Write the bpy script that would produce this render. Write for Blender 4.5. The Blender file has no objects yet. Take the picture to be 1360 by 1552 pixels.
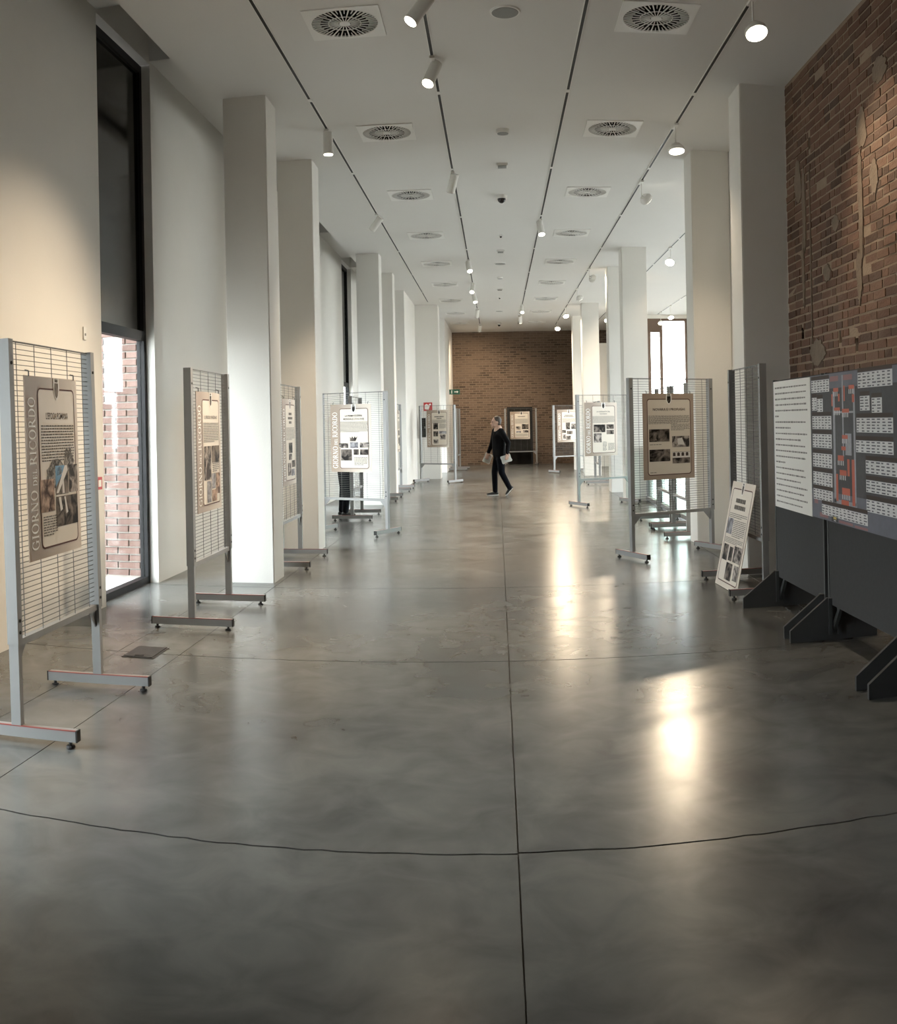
import bpy, bmesh, math, random
from mathutils import Vector, Matrix
random.seed(7)
sc = bpy.context.scene
C = sc.collection

# ------------------------------------------------------------------ camera
# The photograph is a stitched phone panorama: a central-cylindrical view, held almost level at 1.6 m.
FH, FV, PX, PY, ROLL = 1507.7, 1466.6, 754.0, 639.4, 0.0189
cd = bpy.data.cameras.new('camera')
cam = bpy.data.objects.new('camera', cd)
C.objects.link(cam)
cd.type = 'PANO'
cd.panorama_type = 'CENTRAL_CYLINDRICAL'
cd.central_cylindrical_range_u_min = (0 - PX) / FH
cd.central_cylindrical_range_u_max = (1360 - PX) / FH
cd.central_cylindrical_range_v_min = -(1552 - PY) / FV
cd.central_cylindrical_range_v_max = PY / FV
cd.central_cylindrical_radius = 1.0
cr, sr = math.cos(ROLL), math.sin(ROLL)
cam.matrix_world = Matrix(((cr, sr, 0, 0), (0, 0, -1, 0), (-sr, cr, 0, 1.6), (0, 0, 0, 1)))
cd.clip_end = 300
sc.camera = cam

# ------------------------------------------------------------------ sky and exposure
w = bpy.data.worlds.new('sky')
sc.world = w
w.use_nodes = True
bg = w.node_tree.nodes['Background']
bg.inputs[0].default_value = (0.93, 0.955, 1.0, 1)
bg.inputs[1].default_value = 9.5
sc.view_settings.view_transform = 'Standard'
sc.view_settings.look = 'None'
sc.view_settings.gamma = 1
sc.view_settings.use_curve_mapping = False
sc.view_settings.exposure = 0.78
sc.cycles.max_bounces = 10
sc.cycles.diffuse_bounces = 6
sc.cycles.glossy_bounces = 4
sc.cycles.transparent_max_bounces = 16
sc.cycles.sample_clamp_indirect = 4
sc.cycles.caustics_reflective = False
sc.cycles.caustics_refractive = False
SPOT_W = 430.0
WARM = (1.0, 0.80, 0.56)

# ------------------------------------------------------------------ materials
M = {}
def mat(name, col, rough=0.6, metal=0.0, var=0.0, vscale=6.0, bump=0.0, bscale=80.0, emit=None, estr=0.0, spec=0.5, rough_var=0.0):
    m = bpy.data.materials.new(name); m.use_nodes = True
    nt = m.node_tree; b = nt.nodes['Principled BSDF']
    b.inputs['Base Color'].default_value = (*col, 1)
    b.inputs['Roughness'].default_value = rough
    b.inputs['Metallic'].default_value = metal
    b.inputs['Specular IOR Level'].default_value = spec
    if emit:
        b.inputs['Emission Color'].default_value = (*emit, 1)
        b.inputs['Emission Strength'].default_value = estr
    if var or bump or rough_var:
        g = nt.nodes.new('ShaderNodeNewGeometry')
        n = nt.nodes.new('ShaderNodeTexNoise'); n.inputs['Scale'].default_value = vscale; n.inputs['Detail'].default_value = 6
        nt.links.new(g.outputs['Position'], n.inputs['Vector'])
        if var:
            r = nt.nodes.new('ShaderNodeMix'); r.data_type = 'RGBA'
            r.inputs[6].default_value = (*[c * (1 - var) for c in col], 1)
            r.inputs[7].default_value = (*[min(1, c * (1 + var)) for c in col], 1)
            nt.links.new(n.outputs['Fac'], r.inputs[0]); nt.links.new(r.outputs[2], b.inputs['Base Color'])
        if rough_var:
            mr = nt.nodes.new('ShaderNodeMapRange')
            mr.inputs['From Min'].default_value = 0.3; mr.inputs['From Max'].default_value = 0.7
            mr.inputs['To Min'].default_value = rough - rough_var; mr.inputs['To Max'].default_value = rough + rough_var
            nt.links.new(n.outputs['Fac'], mr.inputs['Value']); nt.links.new(mr.outputs[0], b.inputs['Roughness'])
        if bump:
            n2 = nt.nodes.new('ShaderNodeTexNoise'); n2.inputs['Scale'].default_value = bscale; n2.inputs['Detail'].default_value = 3
            nt.links.new(g.outputs['Position'], n2.inputs['Vector'])
            bp = nt.nodes.new('ShaderNodeBump'); bp.inputs['Strength'].default_value = bump; bp.inputs['Distance'].default_value = 0.01
            nt.links.new(n2.outputs['Fac'], bp.inputs['Height']); nt.links.new(bp.outputs[0], b.inputs['Normal'])
    M[name] = m
    return m

mat('plaster', (0.76, 0.74, 0.70), 0.75, var=0.03, vscale=2.5, bump=0.08, bscale=60)
mat('ceiling_paint', (0.70, 0.685, 0.66), 0.8, var=0.02, vscale=1.5)
mat('white_metal', (0.78, 0.77, 0.74), 0.4)
mat('black_metal', (0.010, 0.010, 0.011), 0.45, spec=0.2)
mat('track_black', (0.01, 0.01, 0.01), 0.6)
mat('air_box_black', (0.02, 0.02, 0.02), 0.85)
mat('stand_steel', (0.27, 0.27, 0.268), 0.5, metal=0.2, var=0.06, vscale=9)
mat('wire_steel', (0.10, 0.097, 0.093), 0.5)
mat('rubber', (0.015, 0.015, 0.015), 0.7)
mat('red_strip', (0.26, 0.05, 0.045), 0.5)
mat('board_grey', (0.062, 0.063, 0.065), 0.9, spec=0.2, var=0.12, vscale=40, bump=0.1, bscale=400)
mat('board_edge', (0.045, 0.05, 0.052), 0.6)
mat('foot_grey', (0.055, 0.056, 0.057), 0.6, spec=0.3, var=0.1)
def poster_ground(name):
    m = mat(name, (0.36, 0.275, 0.21), 0.45); nt = m.node_tree; b = nt.nodes['Principled BSDF']
    tc = nt.nodes.new('ShaderNodeTexCoord'); sp = nt.nodes.new('ShaderNodeSeparateXYZ'); nt.links.new(tc.outputs['Object'], sp.inputs[0])
    r = nt.nodes.new('ShaderNodeMapRange'); r.inputs['From Min'].default_value = -0.22; r.inputs['From Max'].default_value = 0.30
    nt.links.new(sp.outputs['X'], r.inputs['Value']); mx = nt.nodes.new('ShaderNodeMix'); mx.data_type = 'RGBA'
    mx.inputs[6].default_value = (0.33, 0.25, 0.19, 1); mx.inputs[7].default_value = (0.66, 0.58, 0.50, 1)     # printed ground fades from tan to cream
    nt.links.new(r.outputs[0], mx.inputs[0]); nt.links.new(mx.outputs[2], b.inputs['Base Color'])
poster_ground('poster_tan')
mat('poster_cream', (0.70, 0.62, 0.53), 0.45)
mat('poster_inner', (0.74, 0.67, 0.58), 0.45)
mat('poster_white', (0.86, 0.84, 0.80), 0.5)
mat('print_dark', (0.06, 0.045, 0.04), 0.6, spec=0.15)
mat('print_brown', (0.11, 0.055, 0.045), 0.6, spec=0.15)
mat('print_grey', (0.15, 0.135, 0.12), 0.6, spec=0.15)
mat('ink_grey', (0.26, 0.25, 0.24), 0.7, spec=0.2)
mat('lettering_white', (0.88, 0.86, 0.82), 0.5)
mat('print_blue', (0.08, 0.24, 0.42), 0.45)
mat('print_light', (0.72, 0.69, 0.66), 0.5)
mat('paper', (0.82, 0.81, 0.78), 0.7)
mat('map_slate', (0.115, 0.12, 0.155), 0.55, var=0.25, vscale=14)
mat('map_dark', (0.028, 0.028, 0.034), 0.55, var=0.5, vscale=30)
mat('map_white', (0.66, 0.66, 0.67), 0.6)
mat('map_tick', (0.10, 0.10, 0.12), 0.6)
mat('map_red', (0.48, 0.085, 0.04), 0.5)
mat('map_pale', (0.30, 0.30, 0.34), 0.5, var=0.3, vscale=40)
mat('map_rose', (0.25, 0.11, 0.12), 0.5)
mat('map_yellow', (0.6, 0.45, 0.12), 0.5)
mat('call_red', (0.45, 0.03, 0.03), 0.4)
mat('lens_lit', (1, 1, 1), 0.4, emit=(1.0, 0.93, 0.78), estr=7.0)
M['lens_lit'].cycles.emission_sampling = 'NONE'   # the beam itself is the lamp's spot light
mat('lens_off', (0.55, 0.53, 0.5), 0.25)
mat('floor_box', (0.035, 0.03, 0.026), 0.4, metal=0.4, bump=0.3, bscale=120)
mat('speaker_grey', (0.30, 0.30, 0.29), 0.7, bump=0.4, bscale=300)
mat('dome_black', (0.01, 0.01, 0.011), 0.08)
mat('skin', (0.52, 0.33, 0.25), 0.5)
mat('hair', (0.06, 0.045, 0.035), 0.6)
mat('cloth_black', (0.006, 0.006, 0.007), 0.9, spec=0.1, var=0.3, vscale=30)
mat('cloth_navy', (0.006, 0.007, 0.010), 0.9, spec=0.1, var=0.3, vscale=30)
mat('shoe', (0.012, 0.012, 0.012), 0.45)
mat('sole_white', (0.6, 0.6, 0.58), 0.6)
mat('brown_frame', (0.13, 0.085, 0.06), 0.5)
mat('green_sign', (0.02, 0.10, 0.07), 0.4)
mat('mortar', (0.27, 0.205, 0.15), 0.9, var=0.25, vscale=7, bump=0.5, bscale=60)
mat('mortar_pale', (0.42, 0.39, 0.36), 0.9)
mat('old_plaster', (0.20, 0.152, 0.113), 0.9, var=0.3, vscale=12, bump=0.6, bscale=40)
mat('paving', (0.45, 0.44, 0.42), 0.9, var=0.1)
mat('spandrel', (0.010, 0.011, 0.011), 0.12)
mat('door_dark', (0.008, 0.007, 0.006), 0.7, spec=0.1)
mat('joint_dark', (0.07, 0.068, 0.064), 0.9)

def glass(name, tint, gloss=0.5, op=0.08):
    m = bpy.data.materials.new(name); m.use_nodes = True; nt = m.node_tree
    for n in list(nt.nodes): nt.nodes.remove(n)
    o = nt.nodes.new('ShaderNodeOutputMaterial'); t = nt.nodes.new('ShaderNodeBsdfTransparent'); g = nt.nodes.new('ShaderNodeBsdfGlossy')
    lw = nt.nodes.new('ShaderNodeLayerWeight'); pw = nt.nodes.new('ShaderNodeMath'); pw.operation = 'POWER'; pw.inputs[1].default_value = 5
    nt.links.new(lw.outputs['Facing'], pw.inputs[0]); lw.inputs[0].default_value = 0.5
    f = nt.nodes.new('ShaderNodeMath'); f.operation = 'MULTIPLY_ADD'; f.inputs[1].default_value = 0.45; f.inputs[2].default_value = 0.02
    nt.links.new(pw.outputs[0], f.inputs[0])
    t.inputs[0].default_value = (*tint, 1); g.inputs['Roughness'].default_value = 0.02
    mx = nt.nodes.new('ShaderNodeMixShader')
    nt.links.new(f.outputs[0], mx.inputs[0]); nt.links.new(t.outputs[0], mx.inputs[1]); nt.links.new(g.outputs[0], mx.inputs[2]); nt.links.new(mx.outputs[0], o.inputs[0])
    M[name] = m
glass('clear_glass', (0.93, 0.96, 0.95))
glass('green_glass', (0.80, 0.89, 0.86))

def concrete():
    m = bpy.data.materials.new('polished_concrete'); m.use_nodes = True; nt = m.node_tree; b = nt.nodes['Principled BSDF']
    g = nt.nodes.new('ShaderNodeNewGeometry')
    def noise(s, d, dist=0.0, rough=0.55):
        n = nt.nodes.new('ShaderNodeTexNoise'); n.inputs['Scale'].default_value = s; n.inputs['Detail'].default_value = d
        n.inputs['Distortion'].default_value = dist; n.inputs['Roughness'].default_value = rough
        nt.links.new(g.outputs['Position'], n.inputs['Vector']); return n
    n1, n2, n3 = noise(0.9, 4, 0.4, 0.5), noise(3.4, 6, 0.7, 0.55), noise(60, 2)
    add = nt.nodes.new('ShaderNodeMath'); add.operation = 'ADD'
    nt.links.new(n1.outputs['Fac'], add.inputs[0])
    mu = nt.nodes.new('ShaderNodeMath'); mu.operation = 'MULTIPLY'; mu.inputs[1].default_value = 0.7
    nt.links.new(n2.outputs['Fac'], mu.inputs[0]); nt.links.new(mu.outputs[0], add.inputs[1])
    cr_ = nt.nodes.new('ShaderNodeValToRGB'); e = cr_.color_ramp.elements
    e[0].position = 0.5; e[0].color = (0.047, 0.051, 0.051, 1); e[1].position = 1.0; e[1].color = (0.155, 0.157, 0.152, 1)
    mu.inputs[1].default_value = 0.6
    nt.links.new(add.outputs[0], cr_.inputs[0]); nt.links.new(cr_.outputs[0], b.inputs['Base Color'])
    mr = nt.nodes.new('ShaderNodeMapRange'); mr.inputs['From Min'].default_value = 0.3; mr.inputs['From Max'].default_value = 0.7
    mr.inputs['To Min'].default_value = 0.205; mr.inputs['To Max'].default_value = 0.266
    nt.links.new(n2.outputs['Fac'], mr.inputs['Value']); nt.links.new(mr.outputs[0], b.inputs['Roughness'])
    b.inputs['Specular IOR Level'].default_value = 0.42
    M['concrete'] = m
concrete()

def brick_piece(name, c1, c2, c3, dirt):
    m = bpy.data.materials.new(name); m.use_nodes = True; nt = m.node_tree; b = nt.nodes['Principled BSDF']
    oi = nt.nodes.new('ShaderNodeObjectInfo'); g = nt.nodes.new('ShaderNodeNewGeometry')
    ad = nt.nodes.new('ShaderNodeMath'); ad.operation = 'ADD'
    nt.links.new(oi.outputs['Random'], ad.inputs[0]); nt.links.new(g.outputs['Random Per Island'], ad.inputs[1])
    fr = nt.nodes.new('ShaderNodeMath'); fr.operation = 'FRACT'; nt.links.new(ad.outputs[0], fr.inputs[0])
    r = nt.nodes.new('ShaderNodeValToRGB'); e = r.color_ramp.elements
    e[0].color = (*c1, 1); e[1].color = (*c3, 1); k = e.new(0.5); k.color = (*c2, 1)
    nt.links.new(fr.outputs[0], r.inputs[0])
    n = nt.nodes.new('ShaderNodeTexNoise'); n.inputs['Scale'].default_value = 2.2; n.inputs['Detail'].default_value = 8
    nt.links.new(g.outputs['Position'], n.inputs['Vector'])
    n2 = nt.nodes.new('ShaderNodeTexNoise'); n2.inputs['Scale'].default_value = 45; n2.inputs['Detail'].default_value = 4
    nt.links.new(g.outputs['Position'], n2.inputs['Vector'])
    mr = nt.nodes.new('ShaderNodeMapRange'); mr.inputs['From Min'].default_value = 0.42; mr.inputs['From Max'].default_value = 0.66
    mr.inputs['To Max'].default_value = 0.38
    nt.links.new(n.outputs['Fac'], mr.inputs['Value'])
    mx = nt.nodes.new('ShaderNodeMix'); mx.data_type = 'RGBA'; mx.inputs[7].default_value = (*dirt, 1)
    nt.links.new(mr.outputs[0], mx.inputs[0]); nt.links.new(r.outputs[0], mx.inputs[6])
    nt.links.new(mx.outputs[2], b.inputs['Base Color'])
    bp = nt.nodes.new('ShaderNodeBump'); bp.inputs['Strength'].default_value = 0.5; bp.inputs['Distance'].default_value = 0.01
    nt.links.new(n2.outputs['Fac'], bp.inputs['Height']); nt.links.new(bp.outputs[0], b.inputs['Normal'])
    b.inputs['Roughness'].default_value = 0.9
    M[name] = m
brick_piece('old_brick', (0.065, 0.036, 0.025), (0.135, 0.066, 0.042), (0.19, 0.105, 0.068), (0.17, 0.12, 0.088))
brick_piece('new_brick', (0.10, 0.06, 0.05), (0.125, 0.075, 0.062), (0.155, 0.10, 0.085), (0.13, 0.08, 0.065))

def far_brick():
    m = bpy.data.materials.new('far_brick'); m.use_nodes = True; nt = m.node_tree; b = nt.nodes['Principled BSDF']
    g = nt.nodes.new('ShaderNodeNewGeometry'); sp = nt.nodes.new('ShaderNodeSeparateXYZ'); cb = nt.nodes.new('ShaderNodeCombineXYZ')
    nt.links.new(g.outputs['Position'], sp.inputs[0]); nt.links.new(sp.outputs['X'], cb.inputs['X']); nt.links.new(sp.outputs['Z'], cb.inputs['Y'])
    t = nt.nodes.new('ShaderNodeTexBrick'); nt.links.new(cb.outputs[0], t.inputs['Vector'])
    t.inputs['Scale'].default_value = 1.0; t.inputs['Brick Width'].default_value = 0.25; t.inputs['Row Height'].default_value = 0.085
    t.inputs['Mortar Size'].default_value = 0.012; t.inputs['Bias'].default_value = -0.2
    t.inputs['Color1'].default_value = (0.15, 0.10, 0.07, 1); t.inputs['Color2'].default_value = (0.03, 0.021, 0.016, 1); t.inputs['Mortar'].default_value = (0.19, 0.145, 0.11, 1)
    n = nt.nodes.new('ShaderNodeTexNoise'); n.inputs['Scale'].default_value = 1.3; n.inputs['Detail'].default_value = 8
    nt.links.new(g.outputs['Position'], n.inputs['Vector'])
    mr = nt.nodes.new('ShaderNodeMapRange'); mr.inputs['From Min'].default_value = 0.4; mr.inputs['From Max'].default_value = 0.62; mr.inputs['To Max'].default_value = 0.65
    nt.links.new(n.outputs['Fac'], mr.inputs['Value'])
    mx = nt.nodes.new('ShaderNodeMix'); mx.data_type = 'RGBA'; mx.inputs[7].default_value = (0.17, 0.122, 0.088, 1)
    nt.links.new(mr.outputs[0], mx.inputs[0]); nt.links.new(t.outputs['Color'], mx.inputs[6]); nt.links.new(mx.outputs[2], b.inputs['Base Color'])
    bp = nt.nodes.new('ShaderNodeBump'); bp.inputs['Strength'].default_value = 0.7; bp.inputs['Distance'].default_value = 0.02; bp.invert = True
    nt.links.new(t.outputs['Fac'], bp.inputs['Height']); nt.links.new(bp.outputs[0], b.inputs['Normal'])
    b.inputs['Roughness'].default_value = 0.9
    M['far_brick'] = m
far_brick()

def photo_mat(name, lo, hi, scale, contrast=0.09):
    m = bpy.data.materials.new(name); m.use_nodes = True; nt = m.node_tree; b = nt.nodes['Principled BSDF']
    g = nt.nodes.new('ShaderNodeNewGeometry')
    n = nt.nodes.new('ShaderNodeTexNoise'); n.inputs['Scale'].default_value = scale; n.inputs['Detail'].default_value = 5; n.inputs['Distortion'].default_value = 0.7
    nt.links.new(g.outputs['Position'], n.inputs['Vector'])
    r = nt.nodes.new('ShaderNodeValToRGB'); e = r.color_ramp.elements
    e[0].position = 0.5 - contrast; e[0].color = (*lo, 1); e[1].position = 0.5 + contrast * 1.6; e[1].color = (*hi, 1)
    nt.links.new(n.outputs['Fac'], r.inputs[0]); nt.links.new(r.outputs[0], b.inputs['Base Color']); b.inputs['Roughness'].default_value = 0.6; b.inputs['Specular IOR Level'].default_value = 0.15
    M[name] = m
photo_mat('photo_dark', (0.012, 0.010, 0.009), (0.26, 0.22, 0.19), 11)
photo_mat('photo_mid', (0.035, 0.03, 0.028), (0.50, 0.44, 0.40), 14)
photo_mat('photo_warm', (0.06, 0.035, 0.03), (0.58, 0.42, 0.33), 16)
photo_mat('photo_pale', (0.16, 0.155, 0.17), (0.5, 0.49, 0.52), 14)
photo_mat('photo_aerial', (0.07, 0.065, 0.06), (0.42, 0.40, 0.38), 40)

# ------------------------------------------------------------------ helpers
def box(bm, x0, x1, y0, y1, z0, z1):
    v = [bm.verts.new(p) for p in ((x0, y0, z0), (x1, y0, z0), (x1, y1, z0), (x0, y1, z0), (x0, y0, z1), (x1, y0, z1), (x1, y1, z1), (x0, y1, z1))]
    for f in ((0, 3, 2, 1), (4, 5, 6, 7), (0, 1, 5, 4), (1, 2, 6, 5), (2, 3, 7, 6), (3, 0, 4, 7)):
        bm.faces.new([v[i] for i in f])
    return v
def basis(p0, p1):
    d = (Vector(p1) - Vector(p0)).normalized()
    a = Vector((0, 0, 1)) if abs(d.z) < 0.9 else Vector((1, 0, 0))
    u = d.cross(a).normalized(); return d, u, d.cross(u)
def tube(bm, p0, p1, r0, r1=None, n=12, cap=True):
    r1 = r0 if r1 is None else r1
    d, u, v = basis(p0, p1); rings = []
    for p, r in ((p0, r0), (p1, r1)):
        rings.append([bm.verts.new(Vector(p) + u * (r * math.cos(2 * math.pi * i / n)) + v * (r * math.sin(2 * math.pi * i / n))) for i in range(n)])
    for i in range(n):
        bm.faces.new((rings[0][i], rings[0][(i + 1) % n], rings[1][(i + 1) % n], rings[1][i]))
    if cap:
        bm.faces.new(list(reversed(rings[0]))); bm.faces.new(rings[1])
def ball(bm, c, rx, ry=None, rz=None, n=12):
    ry = ry or rx; rz = rz or rx
    bmesh.ops.create_uvsphere(bm, u_segments=n, v_segments=max(6, n // 2 + 2), radius=1.0, matrix=Matrix.Translation(c) @ Matrix.Diagonal((rx, ry, rz, 1)))
def prism(bm, pts, axis, a, b):
    # pts: 2-D polygon; extruded from a to b along axis ('x': pts=(y,z), 'y': pts=(x,z), 'z': pts=(x,y))
    mk = {'x': lambda p, t: (t, p[0], p[1]), 'y': lambda p, t: (p[0], t, p[1]), 'z': lambda p, t: (p[0], p[1], t)}[axis]
    A = [bm.verts.new(mk(p, a)) for p in pts]; B = [bm.verts.new(mk(p, b)) for p in pts]
    n = len(pts)
    bm.faces.new(A); bm.faces.new(list(reversed(B)))
    for i in range(n): bm.faces.new((A[i], B[i], B[(i + 1) % n], A[(i + 1) % n]))
def mesh_of(bm, name, smooth=False, fix=True):
    if fix: bmesh.ops.recalc_face_normals(bm, faces=bm.faces)
    me = bpy.data.meshes.new(name); bm.to_mesh(me); bm.free()
    if smooth:
        me.shade_smooth()
        try: me.set_sharp_from_angle(angle=math.radians(40))
        except Exception: pass
    return me
def put(name, me, m=None, parent=None, loc=None):
    if m is not None and not me.materials: me.materials.append(M[m])
    o = bpy.data.objects.new(name, me); C.objects.link(o)
    if parent is not None: o.parent = parent
    if loc is not None: o.location = loc
    return o
def obj(name, bm, m, parent=None, loc=None, smooth=False, fix=True):
    return put(name, mesh_of(bm, name, smooth, fix), m, parent, loc)
def NB(): return bmesh.new()
def boxo(name, b, m, parent=None, loc=None):
    bm = NB(); box(bm, *b); return obj(name, bm, m, parent, loc)
def empty(name, loc=(0, 0, 0), rz=0.0):
    o = bpy.data.objects.new(name, None); C.objects.link(o); o.location = loc; o.rotation_euler = (0, 0, rz); o.empty_display_size = 0.1
    return o
def tag(o, label, cat, group=None):
    o['label'] = label; o['category'] = cat
    if group: o['group'] = group
    return o
def struct(o): o['kind'] = 'structure'; return o
def stuff(o): o['kind'] = 'stuff'; return o
def copy_tree(o, parent=None):
    c = o.copy(); C.objects.link(c); c.parent = parent
    for ch in list(o.children): copy_tree(ch, c)
    return c

# ------------------------------------------------------------------ the hall
CE = 4.98                                     # ceiling height
WX = -3.37                                    # inner face of the window wall
WIN = [(-1.35, 0.03), (2.9, 4.33), (8.05, 9.43), (12.35, 13.75), (17.45, 18.83), (21.75, 23.15), (28.6, 31.0)]
Y0, Y1 = -8.0, 36.3

# floor: cast slabs with rough saw-cut joints
fl = struct(boxo('floor', (-3.56, 7.2, Y0, Y1 + 0.3, -0.2, -0.006), 'joint_dark'))
xs_ = [-3.56, -2.62, -2.17, 0.045, 2.42, 7.2]
ys_ = [Y0] + [3.585 + 2.88 * k for k in range(-3, 12) if Y0 < 3.585 + 2.88 * k < Y1] + [Y1 + 0.3]
rng = random.Random(3)
def jag(amp, n):
    return [rng.uniform(-amp, amp) for _ in range(n + 1)]
NS = 34
tj = {}
for j, y in enumerate(ys_):
    for i in range(len(xs_) - 1):
        tj[(i, j)] = jag(0.0075 if y < 4 else 0.004, NS)
for i in range(len(xs_) - 1):
    for j in range(len(ys_) - 1):
        g = 0.0045
        x0, x1, y0, y1 = xs_[i] + (g * 0.6), xs_[i + 1] - (g * 0.6), ys_[j] + g * 1.3, ys_[j + 1] - g * 1.3
        lo = [(x0 + (x1 - x0) * k / NS, y0 + tj[(i, j)][k]) for k in range(NS + 1)]
        hi = [(x0 + (x1 - x0) * k / NS, y1 + tj[(i, j + 1)][k]) for k in range(NS, -1, -1)]
        bm = NB(); prism(bm, lo + hi, 'z', -0.006, 0.0)
        obj('floor_slab', bm, 'concrete', fl)

# ceiling
bm = NB()
DX, DY = (-1.18, 1.36), [8.04 + 3.11 * k for k in range(9)]
gx = [-2.8] + [x + t for x in DX for t in (-0.285, 0.285)] + [4.62]; gy = [Y0] + [y + t for y in DY for t in (-0.285, 0.285)] + [Y1 + 0.3]
for i in range(len(gx) - 1):
    for j in range(len(gy) - 1):
        if not (i % 2 and j % 2): box(bm, gx[i], gx[i + 1], gy[j], gy[j + 1], CE, CE + 0.25)      # square openings for the air diffusers
box(bm, 4.62, 7.2, Y0, 31.2, CE, CE + 0.25)
struct(obj('ceiling', bm, 'ceiling_paint'))
bm = NB(); pv = Y0                            # raised slot between ceiling edge and window wall, deeper over each window
for a, b in WIN:
    box(bm, -3.7, -2.8, pv, a, 5.40, 5.55); box(bm, -3.7, -2.8, a, b, 5.85, 5.95)
    for t in (a, b): box(bm, -3.7, -2.8, t - 0.01, t + 0.01, 5.40, 5.95)
    pv = b
box(bm, -3.7, -2.8, pv, Y1, 5.40, 5.55)
box(bm, -2.8, -2.7, Y0, Y1, CE + 0.1, 5.98)
struct(obj('trim_1', bm, 'ceiling_paint'))

# window wall with openings
bm = NB(); pv = Y0
for a, b in WIN:
    box(bm, -3.56, WX, pv, a, 0, 5.85); box(bm, -3.56, WX, a, b, 5.37, 5.85); pv = b
box(bm, -3.56, WX, pv, Y1, 0, 5.85)
struct(obj('wall_left', bm, 'plaster'))
bm = NB()
box(bm, -3.36, -2.24, 24.4, 27.6, 0, CE); box(bm, -3.36, -1.6, 27.6, 28.35, 0, CE)
box(bm, -3.36, -1.6, 31.15, Y1, 0, CE)
struct(obj('wall_far_left', bm, 'plaster'))
struct(boxo('wall_back', (-1.8, 4.62, Y1, Y1 + 0.3, 0, CE), 'far_brick'))
struct(boxo('wall_behind', (-3.7, 7.2, Y0 - 0.3, Y0, 0, 5.9), 'plaster'))
HOLES = [(9.015, 9.085, 2.36, 2.47), (7.965, 8.035, 2.24, 2.35), (7.565, 7.635, 2.14, 2.25), (8.715, 8.785, 4.14, 4.25)]   # putlog holes left open
bm = NB()
box(bm, 3.10, 3.4, Y0, 9.5, 0, CE)
gy = sorted({Y0, 9.5} | {v for h in HOLES for v in h[:2]}); gz = sorted({0.0, CE} | {v for h in HOLES for v in h[2:]})
for a, b in zip(gy, gy[1:]):
    for c, d in zip(gz, gz[1:]):
        if not any(h[0] <= a and b <= h[1] and h[2] <= c and d <= h[3] for h in HOLES): box(bm, 2.8895, 3.10, a, b, c, d)
wr = struct(obj('wall_right', bm, 'mortar'))
bm = NB()
box(bm, 2.9, 3.4, 9.95, 12.0, 0, CE); box(bm, 3.4, 7.2, 12.0, 12.3, 0, CE)
struct(obj('wall_side_return', bm, 'plaster'))
# aisle beyond the right-hand columns: side wall with tall windows, glazed end
AW = [(13.2, 15.6), (16.6, 19.0), (20.0, 22.4), (23.4, 25.8), (26.8, 29.6)]
bm = NB(); pv = 12.3
for a, b in AW:
    box(bm, 6.9, 7.2, pv, a, 0, CE); box(bm, 6.9, 7.2, a, b, 3.8, CE); pv = b
box(bm, 6.9, 7.2, pv, 31.2, 0, CE)
struct(obj('wall_aisle', bm, 'plaster'))
bm = NB()
box(bm, 3.0, 4.62, 33.2, 33.4, 0, 4.25); box(bm, 4.62, 6.9, 31.0, 31.2, 4.86, CE); box(bm, 4.55, 4.62, 31.0, Y1, 0, CE); box(bm, 6.1, 6.9, 31.0, 31.2, 0, CE)
struct(obj('wall_aisle_end', bm, 'plaster'))

# columns
for x0, x1, ys in ((-2.66, -2.22, (0.2, 2.65, 9.6, 12.08, 19.0, 21.52)), (2.42, 2.895, (9.5, 11.97, 18.79, 21.2, 27.75, 31.2))):
    for y in ys:
        bm = NB(); box(bm, x0, x1, y, y + 0.46, 0, CE)
        bmesh.ops.bevel(bm, geom=[e for e in bm.edges if abs(e.verts[0].co.z - e.verts[1].co.z) > 1], offset=0.008, segments=2, affect='EDGES')
        struct(obj('column', bm, 'plaster', smooth=False))

# windows on the left
def window(name, a, b):
    r = struct(empty(name, (-3.5, a, 0)))
    L = b - a
    bm = NB(); t = 0.065
    for y0, y1, z0, z1 in ((0, t, 0, 5.36), (L - t, L, 0, 5.36), (t, L - t, 0, 0.07), (t, L - t, 5.28, 5.36), (t, L - t, 2.50, 2.60)):
        box(bm, -0.04, 0.04, y0, y1, z0, z1)
    obj('window_frame', bm, 'black_metal', r)
    boxo('pane', (-0.006, 0.006, t, L - t, 0.07, 2.50), 'clear_glass', r)
    boxo('upper_pane', (-0.006, 0.006, t, L - t, 2.60, 5.28), 'spandrel', r)
    bm = NB(); box(bm, -0.25, -0.065, 0, L, -0.025, 0.0); obj('window_sill', bm, 'paving', r)
for k, (a, b) in enumerate(WIN): window('window_%d' % (k + 1) + ('_offscreen' if b < 5 else ''), a, b)
for k, (a, b) in enumerate(AW):
    r = struct(empty('window_%d_offscreen' % (k + 11), (7.05, a, 0))); L = b - a
    bm = NB(); t = 0.07
    for y0, y1, z0, z1 in ((0, t, 0, 3.8), (L - t, L, 0, 3.8), (L / 2 - t / 2, L / 2 + t / 2, 0, 3.8), (t, L - t, 0, t), (t, L - t, 3.73, 3.8), (t, L - t, 2.5, 2.56)):
        box(bm, -0.04, 0.04, y0, y1, z0, z1)
    obj('window_frame', bm, 'brown_frame', r)
    boxo('pane', (-0.005, 0.005, t, L / 2, t, 3.73), 'clear_glass', r); boxo('pane', (-0.005, 0.005, L / 2, L - t, t, 3.73), 'clear_glass', r)
r = struct(empty('window_8', (4.62, 31.1, 0)))
bm = NB()
for x0, x1 in ((0.0, 0.26), (0.55, 0.64), (1.36, 1.48)): box(bm, x0, x1, -0.06, 0.06, 0, 4.86)
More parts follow.
